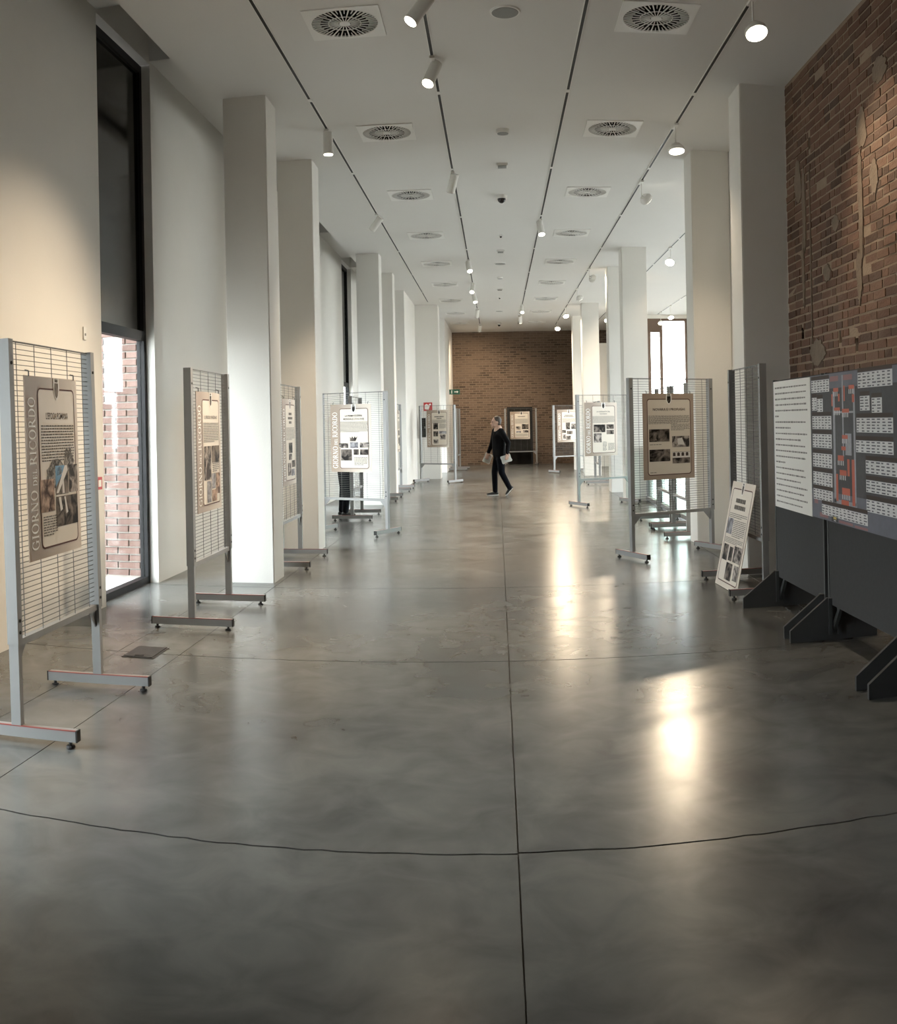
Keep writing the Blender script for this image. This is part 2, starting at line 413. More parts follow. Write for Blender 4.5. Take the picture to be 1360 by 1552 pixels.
box(bm, 0.26, 0.55, -0.05, 0.05, 4.42, 4.86); box(bm, 0.64, 1.36, -0.05, 0.05, 4.78, 4.86)
obj('window_frame', bm, 'brown_frame', r)
boxo('pane', (0.26, 0.55, -0.005, 0.005, 0, 4.42), 'clear_glass', r); boxo('pane', (0.64, 1.36, -0.005, 0.005, 0, 4.78), 'clear_glass', r)

# outside
struct(boxo('ground_outside', (-40, 60, -40, 80, -0.4, -0.21), 'paving'))
struct(boxo('pavement_strip', (-6.5, -3.57, -8, 40, -0.25, -0.03), 'paving'))
pier = struct(boxo('wall_brick_pier', (-6.2, -3.57, 9.86, 10.3, -0.21, 3.2), 'mortar_pale'))
me_b = {}
def brick_mesh(kind, L, H, D, bev=0.004):
    key = (kind, round(L, 3))
    if key not in me_b:
        bm = NB(); box(bm, -L / 2, L / 2, -D / 2, D / 2, -H / 2, H / 2)
        for v in bm.verts: v.co += Vector((random.uniform(-1, 1) * 0.003, random.uniform(-1, 1) * 0.002, random.uniform(-1, 1) * 0.003))
        me = mesh_of(bm, 'brick'); me.materials.append(M[kind]); me_b[key] = me
    return me_b[key]
cz = 0.079; n = 0
for k in range(36):
    z = 0.03 + k * cz; x = -3.59 - (0.125 if k % 2 else 0)
    if k % 2: put('brick', brick_mesh('new_brick', 0.112, 0.060, 0.05), None, pier, (-3.59 - 0.0575, 9.85, z))
    while x > -4.75:
        put('brick', brick_mesh('new_brick', 0.233, 0.060, 0.05), None, pier, (x - 0.125, 9.85, z)); x -= 0.25

# old brick wall on the right: about 300 single bricks where they show largest, the rest joined
rng = random.Random(11)
cands = []
cz = 0.0785
for k in range(int(CE / cz)):
    z = 0.04 + k * cz
    y = 9.49
    hdr = rng.random() < 0.35
    while y > 2.5:
        L = rng.choice((0.115, 0.12)) if hdr else rng.choice((0.235, 0.245, 0.255))
        if rng.random() < 0.8: hdr = not hdr if rng.random() < 0.45 else hdr
        if y - L < 2.4: break
        cands.append((y - L / 2 + rng.uniform(-.003, .003), z + rng.uniform(-.003, .003), L)); y -= L + 0.016
cut = []
for y, z, L in cands:       # bricks end at the open holes
    a, b = y - L / 2, y + L / 2; spans = [(a, b)]
    for h in HOLES:
        if z + 0.03 > h[2] and z - 0.03 < h[3]: spans = [q for p in spans for q in ((p[0], min(p[1], h[0])), (max(p[0], h[1]), p[1])) if q[1] - q[0] > 0.03] if any(p[0] < h[1] and p[1] > h[0] for p in spans) else spans
    cut += [((p + q) / 2, z, q - p) for p, q in spans]
cands = cut
def inview(y, z):
    th = math.atan2(2.89, y); px = PX + FH * th; py = PY - FV * (z - 1.6 + 2.89 * sr) / math.hypot(2.89, y)
    if not (1192 < px < 1366 and -8 < py): return -1
    if 5.3 < y < 8.0 and z < 1.93 + (y - 2.27 / 2.89 * y) * 0: return -1
    return 1 / math.hypot(2.89, y) * (1 if z > 1.85 else 0.2)
sc_ = sorted(((inview(y, z) * (L ** 0.5), y, z, L) for y, z, L in cands), reverse=True)
bmr = NB()
for s, y, z, L in sc_:
    dx = rng.uniform(-0.004, 0.0025)
    if rng.random() < 0.03: dx += 0.006
    if s > 0 and n < 300:
        o = put('brick', brick_mesh('old_brick', L - 0.001 * (n % 6), 0.0595, 0.06), None, wr, (2.915 + dx, y, z))
        o.rotation_euler = (rng.uniform(-0.012, 0.012), 0, math.pi / 2 + rng.uniform(-0.012, 0.012)); n += 1
    else:
        h = 0.0295
        box(bmr, 2.885 + dx, 2.93, y - L / 2, y + L / 2, z - h + rng.uniform(-.002, .002), z + h + rng.uniform(-.002, .002))
stuff(obj('brickwork', bmr, 'old_brick', wr))
# remnants of old render left on the bricks
def plaster_patch(yc, zc, w_, h_, seed):
    r2 = random.Random(seed); bm = NB(); N = 26; pts = []
    for i in range(N):
        a = 2 * math.pi * i / N; rr = 1 + r2.uniform(-0.16, 0.14)
        pts.append((yc + w_ * rr * math.cos(a) + 0.1 * w_ * math.sin(3 * a), zc + h_ * rr * math.sin(a)))
    prism(bm, pts, 'x', 2.878, 2.93)
    obj('render_remnant', bm, 'old_plaster', wr)
for i, p in enumerate(((8.93, 3.62, 0.05, 0.40), (8.98, 3.0, 0.035, 0.35), (9.1, 3.9, 0.10, 0.22), (7.45, 3.35, 0.05, 0.5), (7.40, 3.95, 0.11, 0.16), (7.5, 2.75, 0.06, 0.22), (7.15, 3.5, 0.08, 0.14), (8.3, 2.9, 0.10, 0.08), (8.05, 3.3, 0.09, 0.07), (8.6, 2.2, 0.22, 0.12), (7.0, 4.3, 0.14, 0.10), (8.75, 3.0, 0.012, 1.0))):
    plaster_patch(*p, i)
# door in the far brick wall
d = struct(empty('door_1', (0.82, Y1, 0)))
bm = NB(); box(bm, -0.40, 0.40, -0.05, 0.0, 0, 2.08); obj('door_leaf', bm, 'door_dark', d)
bm = NB(); box(bm, -0.46, -0.40, -0.07, 0, 0, 2.14); box(bm, 0.40, 0.46, -0.07, 0, 0, 2.14); box(bm, -0.46, 0.46, -0.07, 0, 2.08, 2.14); obj('door_frame', bm, 'black_metal', d)
bm = NB(); tube(bm, (-0.3, -0.12, 0.95), (0.3, -0.12, 0.95), 0.018); box(bm, -0.31, -0.28, -0.12, -0.05, 0.93, 0.97); box(bm, 0.28, 0.31, -0.12, -0.05, 0.93, 0.97); obj('push_bar', bm, 'stand_steel', d)

# glass balustrade behind the right-hand columns
bal = tag(empty('glass_balustrade', (2.84, 13.0, 0)), 'green-tinted glass balustrade with steel handrail behind the right-hand columns', 'balustrade')
for k in range(4):
    y = 0.05 + k * 1.42
    boxo('glass_pane', (-0.006, 0.006, y + 0.04, y + 1.36, 0.09, 1.02), 'green_glass', bal)
    bm = NB(); box(bm, -0.03, 0.03, y - 0.03, y + 0.03, 0.0, 1.04); obj('post', bm, 'stand_steel', bal)
bm = NB(); box(bm, -0.03, 0.03, 5.70, 5.76, 0, 1.04); obj('post', bm, 'stand_steel', bal)
bm = NB(); tube(bm, (0, 0, 1.06), (0, 5.78, 1.06), 0.022); obj('handrail', bm, 'stand_steel', bal)
boxo('base_rail', (-0.04, 0.04, 0.0, 5.78, 0.02, 0.09), 'stand_steel', bal)

# ------------------------------------------------------------------ ceiling fittings
TR = [(-1.82, 2.0, 26.9), (-0.52, 2.0, 35.3), (0.765, 2.0, 33.5), (2.045, 2.0, 34.0), (3.37, 13.0, 33.0), (5.07, 13.0, 30.8)]
TN = ['ending at the far white wall block', 'left of the centre smoke detectors', 'right of the centre smoke detectors', 'running beside the right-hand columns', 'just behind the right-hand columns', 'farthest into the aisle']
for (x, a, b), nm in zip(TR, TN):
    t = tag(empty('lighting_track', (x, a, CE)), 'recessed black lighting track in the ceiling, ' + nm, 'track', 'lighting tracks')
    boxo('channel', (-0.013, 0.013, 0, b - a, -0.005, 0), 'track_black', t)
    bm = NB(); box(bm, -0.02, -0.013, 0, b - a, -0.007, 0); obj('edge_trim', bm, 'white_metal', t); boxo('edge_trim', (0.013, 0.02, 0, b - a, -0.007, 0), 'white_metal', t)
    y = 1.9
    while y < b - a:
        boxo('joint_cover', (-0.02, 0.02, y - 0.06, y + 0.02, -0.009, -0.0005), 'white_metal', t); y += 3.0

lens_me = {}
def spotlight(x, y, aim, lit, label, drop=0.14, L=0.25, R=0.055, power=1.0, flood=False, cone=0):
    r = tag(empty('track_spotlight', (x, y, CE)), label, 'spotlight', 'track spotlights')
    bm = NB(); box(bm, -0.022, 0.022, -0.09, 0.09, -0.03, -0.006); obj('adapter', bm, 'white_metal', r)
    d = Vector(aim).normalized()
    piv = Vector((0, 0, -drop))
    if flood:
        s = Vector((0.0, 1.0, 0.0)).cross(d).normalized() if abs(d.y) < 0.9 else Vector((1, 0, 0))
        bm = NB(); tube(bm, (0, 0, -0.03), piv, 0.008, n=8); tube(bm, piv, piv + d * 0.05, 0.008, n=8); obj('stem', bm, 'white_metal', r, smooth=True)
        bm = NB(); a = piv + d * 0.04; tube(bm, a, a + d * 0.05, 0.05, 0.09, 24); tube(bm, a + d * 0.05, a + d * 0.085, 0.09, 0.09, 24); obj('lamp_head', bm, 'white_metal', r, smooth=True)
        e = a + d * 0.086; LR = 0.083
    else:
        bm = NB(); tube(bm, (0, 0, -0.03), piv, 0.011, n=10); box(bm, -0.012, 0.012, -0.012, 0.012, -drop - 0.02, -drop + 0.02); obj('stem', bm, 'white_metal', r, smooth=True)
        u = Vector((0, 1, 0)).cross(d)
        side = (u.normalized() if u.length > 0.1 else Vector((1, 0, 0))) * (R + 0.008)
        a = piv - d * L * 0.42
        bm = NB(); tube(bm, a, a + d * L, R, R, 24); obj('lamp_body', bm, 'white_metal', r, smooth=True)
        e = a + d * (L + 0.001); LR = R * 0.9
    bm = NB(); tube(bm, e, e + d * 0.004, LR, LR, 24); obj('lens', bm, 'lens_lit' if lit else 'lens_off', r, smooth=True)
    if lit:
        l = bpy.data.lights.new('spot_beam', 'SPOT'); l.energy = SPOT_W * power; l.color = WARM; l.spot_size = math.radians(cone or (105 if flood else 72)); l.spot_blend = 0.8; l.shadow_soft_size = 0.08 if flood else 0.05
        o = bpy.data.objects.new('spot_beam', l); C.objects.link(o); o.parent = r; o.location = e + d * 0.012
        o.rotation_euler = (-d).to_track_quat('Z', 'Y').to_euler()
    return r
SP = [
 (0, 10.95, (0, 0, -1), 1, 'white cylinder spotlight pointing straight down beside the first left column', 0.13, False),
 (0, 15.5, (-0.62, 0.35, -0.7), 0, 'white cylinder spotlight turned away towards the window wall', 0.13, False),
 (1, 7.55, (-0.55, -0.22, -0.8), 1, 'large white cylinder spotlight tilted left, just before the first ceiling diffusers', 0.13, False),
 (1, 8.95, (-0.30, -0.42, -0.85), 1, 'white cylinder spotlight tilted to the near floor, behind the large tilted one', 0.13, False),
 (1, 13.05, (-0.25, 0.35, -0.9), 0, 'white cylinder spotlight seen from its back, on the left-centre track', 0.13, False),
 (1, 20.1, (0.18, -0.5, -0.8), 1, 'lit round spotlight facing down the hall beside a flush ceiling speaker', 0.13, False),
 (1, 23.4, (-0.1, -0.6, -0.75), 1, 'glaring spotlight between the far diffuser rows on the left-centre track', 0.13, False),
 (1, 25.2, (0.15, -0.4, -0.85), 1, 'lit spotlight just behind the glaring one on the left-centre track', 0.13, False),
 (1, 28.8, (-0.1, 0.3, -0.9), 0, 'dark-ended spotlight on the far part of the left-centre track', 0.13, False),
 (1, 33.3, (-0.1, 0.6, -0.7), 1, 'small white spotlight aimed at the far brick wall, left of the door', 0.13, False),
 (2, 16.2, (0.1, -0.35, -0.88), 1, 'lit white spotlight tilted towards the viewer on the right-centre track', 0.13, False),
 (2, 27.9, (-0.05, -0.55, -0.8), 1, 'glaring far spotlight on the right-centre track', 0.13, False),
 (2, 30.6, (0.05, 0.5, -0.85), 1, 'white spotlight aimed at the far brick wall above the door', 0.13, False),
 (3, 7.55, (0.12, -0.41, -0.9), 1, 'bright flood spotlight nearest the brick wall top', 0.19, True),
 (3, 10.95, (0.05, -0.18, -0.95), 1, 'bright flood spotlight between the first two right-hand columns', 0.19, True),
 (3, 13.6, (0.72, 0.5, -0.5), 1, 'flood spotlight turned away, lighting the ceiling behind the second right column', 0.19, True),
 (3, 21.4, (0.6, 0.5, -0.3), 1, 'thin-stemmed flood spotlight turned to the fourth right column', 0.19, True),
 (3, 24.6, (0.55, 0.5, -0.65), 1, 'flood spotlight lighting the fifth right column from the front', 0.19, True),
 (3, 28.9, (0.1, -0.5, -0.8), 1, 'small lit spotlight beside the fifth right column', 0.16, True),
 (3, 32.6, (-0.1, -0.6, -0.75), 1, 'glaring flood spotlight in front of the brick wall right end', 0.19, True),
 (4, 18.8, (-0.25, -0.6, -0.7), 1, 'lit round spotlight in the aisle behind the second right column', 0.22, True),
 (4, 29.8, (-0.1, -0.6, -0.75), 1, 'lit spotlight in the aisle behind the fifth right column', 0.22, True),
 (5, 28.5, (0.05, -0.5, -0.85), 1, 'lit hanging spotlight in front of the tall aisle glazing', 0.26, True),
 (5, 30.2, (-0.05, -0.5, -0.85), 1, 'lit hanging spotlight at the end of the aisle track', 0.26, True),
]
POW = {(3, 7.55): 0.35, (3, 13.6): 0.35, (3, 21.4): 0.5, (1, 7.55): 0.8, (3, 10.95): 0.42, (2, 16.2): 0.5, (1, 33.3): 0.7, (2, 30.6): 0.8}
for tr, y, aim, lit, lab, dr, fd in SP:
    spotlight(TR[tr][0], y, aim, lit, lab, dr, flood=fd, power=POW.get((tr, y), 1.0), cone=115 if y in (33.3, 30.6) else 0)

# air diffusers
def diffuser():
    r = empty('ceiling_diffuser')
    bm = NB(); N = 64; q = []                    # square plate with a round opening
    for i in range(N):
        a = 2 * math.pi * i / N; c, t = math.cos(a), math.sin(a); k = 0.31 / max(abs(c), abs(t)); q.append(((0.272 * c, 0.272 * t), (k * c, k * t)))
    for i in range(N):
        (a, b), (c, d) = q[i], q[(i + 1) % N]; prism(bm, [a, b, d, c], 'z', -0.010, -0.0005)
    bmesh.ops.remove_doubles(bm, verts=bm.verts, dist=1e-5); obj('plate', bm, 'white_metal', r)
    bm = NB(); w_ = 0.283                        # sheet-metal air box above the opening, black inside as such boxes are
    for b in ((-w_, w_, -w_, w_, 0.225, 0.235), (-w_, -w_ + 0.004, -w_, w_, 0, 0.225), (w_ - 0.004, w_, -w_, w_, 0, 0.225), (-w_, w_, -w_, -w_ + 0.004, 0, 0.225), (-w_, w_, w_ - 0.004, w_, 0, 0.225)): box(bm, *b)
    obj('air_box', bm, 'air_box_black', r)
    bm = NB()
    def vane(a, r0, r1, w0, w1):
        c, s = math.cos(a), math.sin(a); pts = [(r0, -w0), (r1, -w1), (r1, w1), (r0, w0)]
        prism(bm, [(p[0] * c - p[1] * s, p[0] * s + p[1] * c) for p in pts], 'z', -0.0125, -0.006)
    for i in range(24):
        a = 2 * math.pi * i / 24
        vane(a, 0.05, 0.272, 0.003, 0.0055)
    for i in range(24):
        a = 2 * math.pi * (i + 0.5) / 24
        vane(a, 0.20, 0.272, 0.003, 0.004)
    tube(bm, (0, 0, -0.0135), (0, 0, -0.006), 0.045, 0.045, 24)
    for rr in (0.13, 0.272):
        N = 48
        for i in range(N):
            a0, a1 = 2 * math.pi * i / N, 2 * math.pi * (i + 1) / N
            prism(bm, [(rr * math.cos(a0), rr * math.sin(a0)), ((rr + 0.006) * math.cos(a0), (rr + 0.006) * math.sin(a0)), ((rr + 0.006) * math.cos(a1), (rr + 0.006) * math.sin(a1)), (rr * math.cos(a1), rr * math.sin(a1))], 'z', -0.0125, -0.006)
    stuff(obj('vanes', bm, 'white_metal', r))
    return r
dp = diffuser(); first = True
ORD = ['first', 'second', 'third', 'fourth', 'fifth', 'sixth', 'seventh', 'eighth', 'ninth']
for side, x in (('left', -1.18), ('right', 1.36)):
    for k in range(9):
        o = dp if first else copy_tree(dp); first = False
        o.location = (x, 8.04 + 3.11 * k, CE)
        tag(o, 'swirl air diffuser in square plate, %s from the far wall, %s row' % (ORD[8 - k], 'window-side' if side == 'left' else 'column-side'), 'air vent', 'ceiling air diffusers')

# small fittings along the centre line
def disc_fit(name, y, r_, h, m, label, cat, dome=False):
    o = tag(empty(name, (0.125, y, CE)), label, cat)
    bm = NB(); tube(bm, (0, 0, 0), (0, 0, -h), r_, r_ * 0.96, 28); obj('rim', bm, 'white_metal', o, smooth=True)
    bm = NB()
    if dome:
        ball(bm, (0, 0, -h), r_ * 0.72, r_ * 0.72, r_ * 0.8, 20)
    else: tube(bm, (0, 0, -h), (0, 0, -h - 0.004), r_ * 0.86, r_ * 0.84, 28)
    obj('dome' if dome else 'grille', bm, m, o, smooth=True)
disc_fit('ceiling_speaker', 7.97, 0.125, 0.012, 'speaker_grey', 'round grey flush speaker between the first two diffusers', 'speaker')
disc_fit('ceiling_speaker', 20.65, 0.125, 0.012, 'speaker_grey', 'round grey flush speaker halfway down the ceiling', 'speaker')
disc_fit('ceiling_speaker', 29.5, 0.125, 0.012, 'speaker_grey', 'round grey flush speaker close to the far brick wall', 'speaker')
disc_fit('dome_camera', 14.45, 0.085, 0.05, 'dome_black', 'white surveillance camera with a black glossy dome', 'camera', True)
disc_fit('smoke_detector', 11.2, 0.075, 0.045, 'speaker_grey', 'white smoke detector with dark ring between the second pair of diffusers', 'detector')
disc_fit('smoke_detector', 22.6, 0.07, 0.04, 'speaker_grey', 'white smoke detector past the halfway speaker', 'detector')
disc_fit('smoke_detector', 33.2, 0.07, 0.05, 'dome_black', 'dark-tipped detector in front of the far brick wall', 'detector', True)
disc_fit('sprinkler', 17.5, 0.03, 0.03, 'dome_black', 'tiny dark sprinkler head behind the dome camera', 'sprinkler', True)
disc_fit('sprinkler', 26.2, 0.035, 0.03, 'dome_black', 'tiny dark sprinkler head between the far diffusers', 'sprinkler', True)
for y, lab in ((12.7, 'small grey square emergency light between detector and dome camera'), (19.1, 'small grey square emergency light before the halfway speaker'), (24.6, 'small grey square emergency light among the far diffusers')):
    o = tag(empty('emergency_light', (0.125, y, CE)), lab, 'light')
    bm = NB(); box(bm, -0.07, 0.07, -0.07, 0.07, -0.03, 0); obj('housing', bm, 'white_metal', o)
    boxo('diffuser_lens', (-0.055, 0.055, -0.055, 0.055, -0.042, -0.03), 'speaker_grey', o)

# ------------------------------------------------------------------ wall and floor fittings
o = tag(empty('fire_call_point', (WX, 7.87, 1.12)), 'small red fire alarm call point on the white window wall', 'alarm')
boxo('housing', (0, 0.035, -0.055, 0.055, -0.055, 0.055), 'call_red', o); boxo('press_plate', (0.035, 0.038, -0.03, 0.03, -0.03, 0.03), 'poster_white', o)
o = tag(empty('wall_switch', (WX, 7.67, 2.43)), 'small white sensor plate high on the white window wall', 'sensor')
boxo('plate', (0, 0.012, -0.03, 0.03, -0.055, 0.055), 'white_metal', o); bm = NB(); tube(bm, (0.012, 0, -0.01), (0.016, 0, -0.01), 0.012); obj('sensor_eye', bm, 'speaker_grey', o)
o = tag(empty('floor_socket_box', (-2.42, 6.475, 0)), 'dark square floor socket cover flush in the concrete near the wire stands', 'floor box')
boxo('frame', (-0.115, 0.115, -0.17, 0.17, 0.0, 0.005), 'floor_box', o); boxo('lid', (-0.10, 0.10, -0.155, 0.155, 0.005, 0.009), 'floor_box', o); boxo('lid_handle', (-0.03, 0.03, -0.14, -0.115, 0.009, 0.012), 'rubber', o)
o = tag(empty('exit_sign', (-1.6, 33.5, 2.58)), 'dark green emergency exit sign sticking out of the far cream wall', 'sign')
boxo('sign_box', (0.0, 0.36, -0.03, 0.03, 0.0, 0.17), 'green_sign', o); bm = NB()
prism(bm, [(0.07, 0.03), (0.10, 0.03), (0.10, 0.14), (0.07, 0.14)], 'y', -0.033, -0.03); prism(bm, [(0.17, 0.07), (0.26, 0.07), (0.26, 0.04), (0.31, 0.085), (0.26, 0.13), (0.26, 0.10), (0.17, 0.10)], 'y', -0.033, -0.03); obj('pictogram', bm, 'poster_white', o)
o = tag(empty('fire_hose_sign', (-1.92, 27.6, 2.07)), 'red and white fire hose sign on the far white wall', 'sign')
boxo('sign_plate', (-0.12, 0.12, -0.012, 0, -0.12, 0.12), 'call_red', o); bm = NB(); prism(bm, [(-0.09, -0.07), (0.02, -0.09), (0.05, 0.02), (-0.03, 0.08), (-0.09, 0.05)], 'y', -0.014, -0.012); prism(bm, [(0.03, 0.03), (0.09, 0.05), (0.08, 0.09), (0.03, 0.08)], 'y', -0.014, -0.012); obj('pictogram', bm, 'poster_white', o)
o = tag(empty('fire_extinguisher', (-2.04, 27.5, 1.20)), 'slim dark wall cabinet below the fire hose sign', 'cabinet')
boxo('cabinet_body', (-0.05, 0.05, 0, 0.1, 0, 0.55), 'door_dark', o); boxo('latch', (0.02, 0.04, -0.012, 0, 0.25, 0.31), 'stand_steel', o)
o.name = 'wall_cabinet'

# ------------------------------------------------------------------ wire-mesh display stands
LST = 1.10
def make_stand(L):
    r = empty('display_stand'); h = L / 2
    for s in (-1, 1):
        bm = NB(); box(bm, -0.026, 0.026, s * h - 0.02, s * h + 0.02, 0.085, 0.53); box(bm, -0.03, 0.03, s * h - 0.026, s * h + 0.026, 0.50, 2.075)
        po = obj('post', bm, 'stand_steel', r)
        for z in (0.56, 0.62, 1.95):
            bm = NB(); tube(bm, (-0.034, s * h, z), (0.034, s * h, z), 0.009, n=8); obj('bolt', bm, 'rubber', po)
        bm = NB(); prism(bm, [(s * (h - 0.02), 0.50), (s * (h - 0.13), 0.50), (s * (h - 0.02), 0.38)], 'x', -0.004, 0.004); obj('gusset', bm, 'stand_steel', po)
        bm = NB(); box(bm, -0.325, 0.325, s * h - 0.022, s * h + 0.022, 0.032, 0.088)
        fb = obj('foot_bar', bm, 'stand_steel', r)
        boxo('edge_strip', (-0.32, 0.32, s * h - 0.0228, s * h - 0.012, 0.0855, 0.0895), 'red_strip', fb)
        for e in (-1, 1):
            boxo('end_cap', (e * 0.325 - 0.004, e * 0.325 + 0.004, s * h - 0.023, s * h + 0.023, 0.031, 0.089), 'rubber', fb)
            bm = NB(); tube(bm, (e * 0.285, s * h, 0), (e * 0.285, s * h, 0.012), 0.024, 0.02, 12); tube(bm, (e * 0.285, s * h, 0.012), (e * 0.285, s * h, 0.034), 0.009, n=8); obj('glide', bm, 'rubber', fb)
    boxo('bottom_rail', (-0.018, 0.018, -h, h, 0.485, 0.52), 'stand_steel', r)
    bm = NB()
    z = 0.545; wr_ = 0.0017
    while z < 2.07:
        box(bm, -wr_, wr_, -h, h, z - wr_, z + wr_); z += 0.0275
    box(bm, -0.004, 0.004, -h, h, 2.064, 2.072)
    k = -0.4
    while k < 0.41:
        box(bm, 0.002, 0.002 + 2 * wr_, k * L - wr_, k * L + wr_, 0.52, 2.07); k += 0.2
    stuff(obj('wire_grid', bm, 'wire_steel', r))
    return r
proto = make_stand(LST); used = [False]
def stand(x, y, ang, label, lean=0.0):
    r = copy_tree(proto) if used[0] else proto
    used[0] = True
    r.location = (x, y, 0); r.rotation_euler = (0, lean, ang)
    return tag(r, label, 'display stand', 'wire display stands')
def stand_pts(ax, ay, bx, by, label, lean=0.0):
    # from post a to post b
    return stand((ax + bx) / 2, (ay + by) / 2, math.atan2(-(bx - ax), by - ay), label, lean)
S1 = stand_pts(-2.335, 4.40, -2.365, 5.52, 'grey wire-grid stand holding the L\'Epoca Romana poster, leaning slightly to the wall', lean=math.radians(-1.0))
S2 = stand_pts(-2.35, 7.33, -2.36, 8.43, 'grey wire-grid stand holding the Il Periodo Veneziano poster')
S3 = stand_pts(-2.36, 10.53, -2.36, 11.63, 'grey wire-grid stand standing between the first two left columns')
S4 = stand_pts(-2.55, 14.33, -1.56, 13.85, 'wire-grid stand set across the hall with the La Prima Guerra Mondiale poster')
S5 = stand_pts(-2.37, 15.95, -2.36, 17.05, 'wire-grid stand seen edge-on behind the La Prima Guerra Mondiale stand')
S6 = stand_pts(-2.35, 19.85, -2.35, 20.95, 'wire-grid stand standing between the third and fourth left columns')
S7 = stand_pts(-2.33, 22.65, -2.33, 23.75, 'wire-grid stand past the fourth left column, before the white wall block')
S8 = stand_pts(-2.03, 26.2, -1.11, 25.6, 'far wire-grid stand before the fire hose sign')
S9 = stand_pts(-1.32, 32.2, -1.27, 33.3, 'pale wire-grid stand seen edge-on near the exit sign')
S10 = stand_pts(0.30, 35.2, 1.36, 35.3, 'wire-grid stand in front of the dark door in the brick wall')
S11 = stand_pts(1.68, 29.6, 2.65, 30.1, 'far wire-grid stand beside the fifth right column')
S12 = stand_pts(1.445, 17.85, 2.43, 18.33, 'wire-grid stand holding the La Giornata del Ricordo poster')
S13 = stand_pts(1.475, 10.95, 2.47, 11.40, 'wire-grid stand holding the Novara e i Profughi poster')
S14 = stand_pts(2.265, 8.28, 2.255, 9.38, 'wire-grid stand beside the grey pinboards with a poster leaning on it')
S15 = stand_pts(2.45, 12.72, 2.45, 13.82, 'wire-grid stand just behind the second right column')
S16 = stand_pts(2.45, 14.0, 2.45, 15.1, 'wire-grid stand in front of the glass balustrade, second behind the Novara stand')
S17 = stand_pts(2.45, 23.9, 2.45, 25.0, 'far wire-grid stand between the fourth and fifth right columns')

# ------------------------------------------------------------------ posters
def ring(pts, cx, cy, orx, ory, irx, iry, a0, a1, n=20):
    for i in range(n):
        t0, t1 = math.radians(a0 + (a1 - a0) * i / n), math.radians(a0 + (a1 - a0) * (i + 1) / n)
        pts.append([(cx + orx * math.cos(t0), cy + ory * math.sin(t0)), (cx + orx * math.cos(t1), cy + ory * math.sin(t1)), (cx + irx * math.cos(t1), cy + iry * math.sin(t1)), (cx + irx * math.cos(t0), cy + iry * math.sin(t0))])
def R4(x0, y0, x1, y1): return [(x0, y0), (x1, y0), (x1, y1), (x0, y1)]
def serif_glyph(c):
    P = []; S = 0.16; T = 0.065; Z = 0.05
    def stem(x, w=S, y0=0, y1=1, e=0.075):
        P.append(R4(x, y0, x + w, y1)); P.append(R4(x - e, y0, x + w + e, y0 + Z)); P.append(R4(x - e, y1 - Z, x + w + e, y1))
    if c == 'I': stem(0.12); return P, 0.40
    if c == 'O': ring(P, 0.48, 0.5, 0.46, 0.52, 0.29, 0.455, 0, 360, 32); return P, 0.96
    if c == 'C':
        ring(P, 0.48, 0.5, 0.46, 0.52, 0.29, 0.455, 48, 312, 26); P.append(R4(0.72, 0.68, 0.78, 0.99)); P.append(R4(0.72, 0.01, 0.78, 0.30)); return P, 0.84
    if c == 'G':
        ring(P, 0.48, 0.5, 0.46, 0.52, 0.29, 0.455, 48, 305, 26); P.append(R4(0.72, 0.68, 0.78, 0.99)); P.append(R4(0.68, 0.04, 0.84, 0.44)); P.append(R4(0.56, 0.40, 0.92, 0.45)); return P, 0.94
    if c == 'D':
        stem(0.12); P.append(R4(0.2, 0.94, 0.42, 1)); P.append(R4(0.2, 0, 0.42, 0.06)); ring(P, 0.40, 0.5, 0.47, 0.5, 0.29, 0.44, -90, 90, 22); return P, 0.90
    if c == 'R':
        stem(0.12); P.append(R4(0.2, 0.94, 0.40, 1)); P.append(R4(0.2, 0.46, 0.40, 0.52)); ring(P, 0.40, 0.73, 0.27, 0.27, 0.12, 0.21, -90, 90, 16)
        P.append([(0.34, 0.5), (0.52, 0.5), (0.90, 0.0), (0.70, 0.0)]); P.append(R4(0.68, 0, 0.96, Z)); return P, 0.86
    if c == 'N':
        stem(0.12, T, e=0.08); stem(0.74, T, e=0.08); P.append([(0.08, 1), (0.28, 1), (0.805, 0), (0.62, 0)]); return P, 0.94
    if c == 'E':
        stem(0.12)
        for y in (0, 0.475, 0.94): P.append(R4(0.2, y, 0.62 if y != 0.475 else 0.54, y + 0.06))
        P.append(R4(0.57, 0, 0.63, 0.26)); P.append(R4(0.57, 0.76, 0.63, 1)); P.append(R4(0.50, 0.38, 0.55, 0.62)); return P, 0.72
    if c == 'L':
        stem(0.12); P.append(R4(0.2, 0, 0.62, 0.06)); P.append(R4(0.57, 0, 0.63, 0.28)); return P, 0.68
    return P, 0.3
def poly_mesh(name, polys, y, m, flip=False):
    bm = NB()
    for p in polys:
        f = bm.faces.new([bm.verts.new((q[0], y, q[1])) for q in p]); f.normal_update()
        if f.normal.y > 0: f.normal_flip()
    me = mesh_of(bm, name, fix=False); me.materials.append(M[m]); return me
strip_cache = []
def strip_mesh():
    # GIORNO DEL RICORDO, reading upwards in the left margin
    if strip_cache: return strip_cache[0]
    out = []; adv = 0
    for word, k in (('GIORNO', 1.0), ('DEL', 0.62), ('RICORDO', 1.0)):
        for ch in word:
            P, wd = serif_glyph(ch)
            out += [[((p[0] * k + adv), p[1] * k) for p in q] for q in P]; adv += (wd + 0.07) * k
        adv += 0.30
    adv -= 0.37; s = 0.83 / adv; cap = 0.085
    W, H = 0.70, 1.0
    res = [[(-W / 2 + 0.118 - p[1] * cap, -H / 2 + 0.055 + p[0] * s) for p in q] for q in out]
    me = poly_mesh('margin_lettering', res, -0.0075, 'lettering_white'); strip_cache.append(me); return me
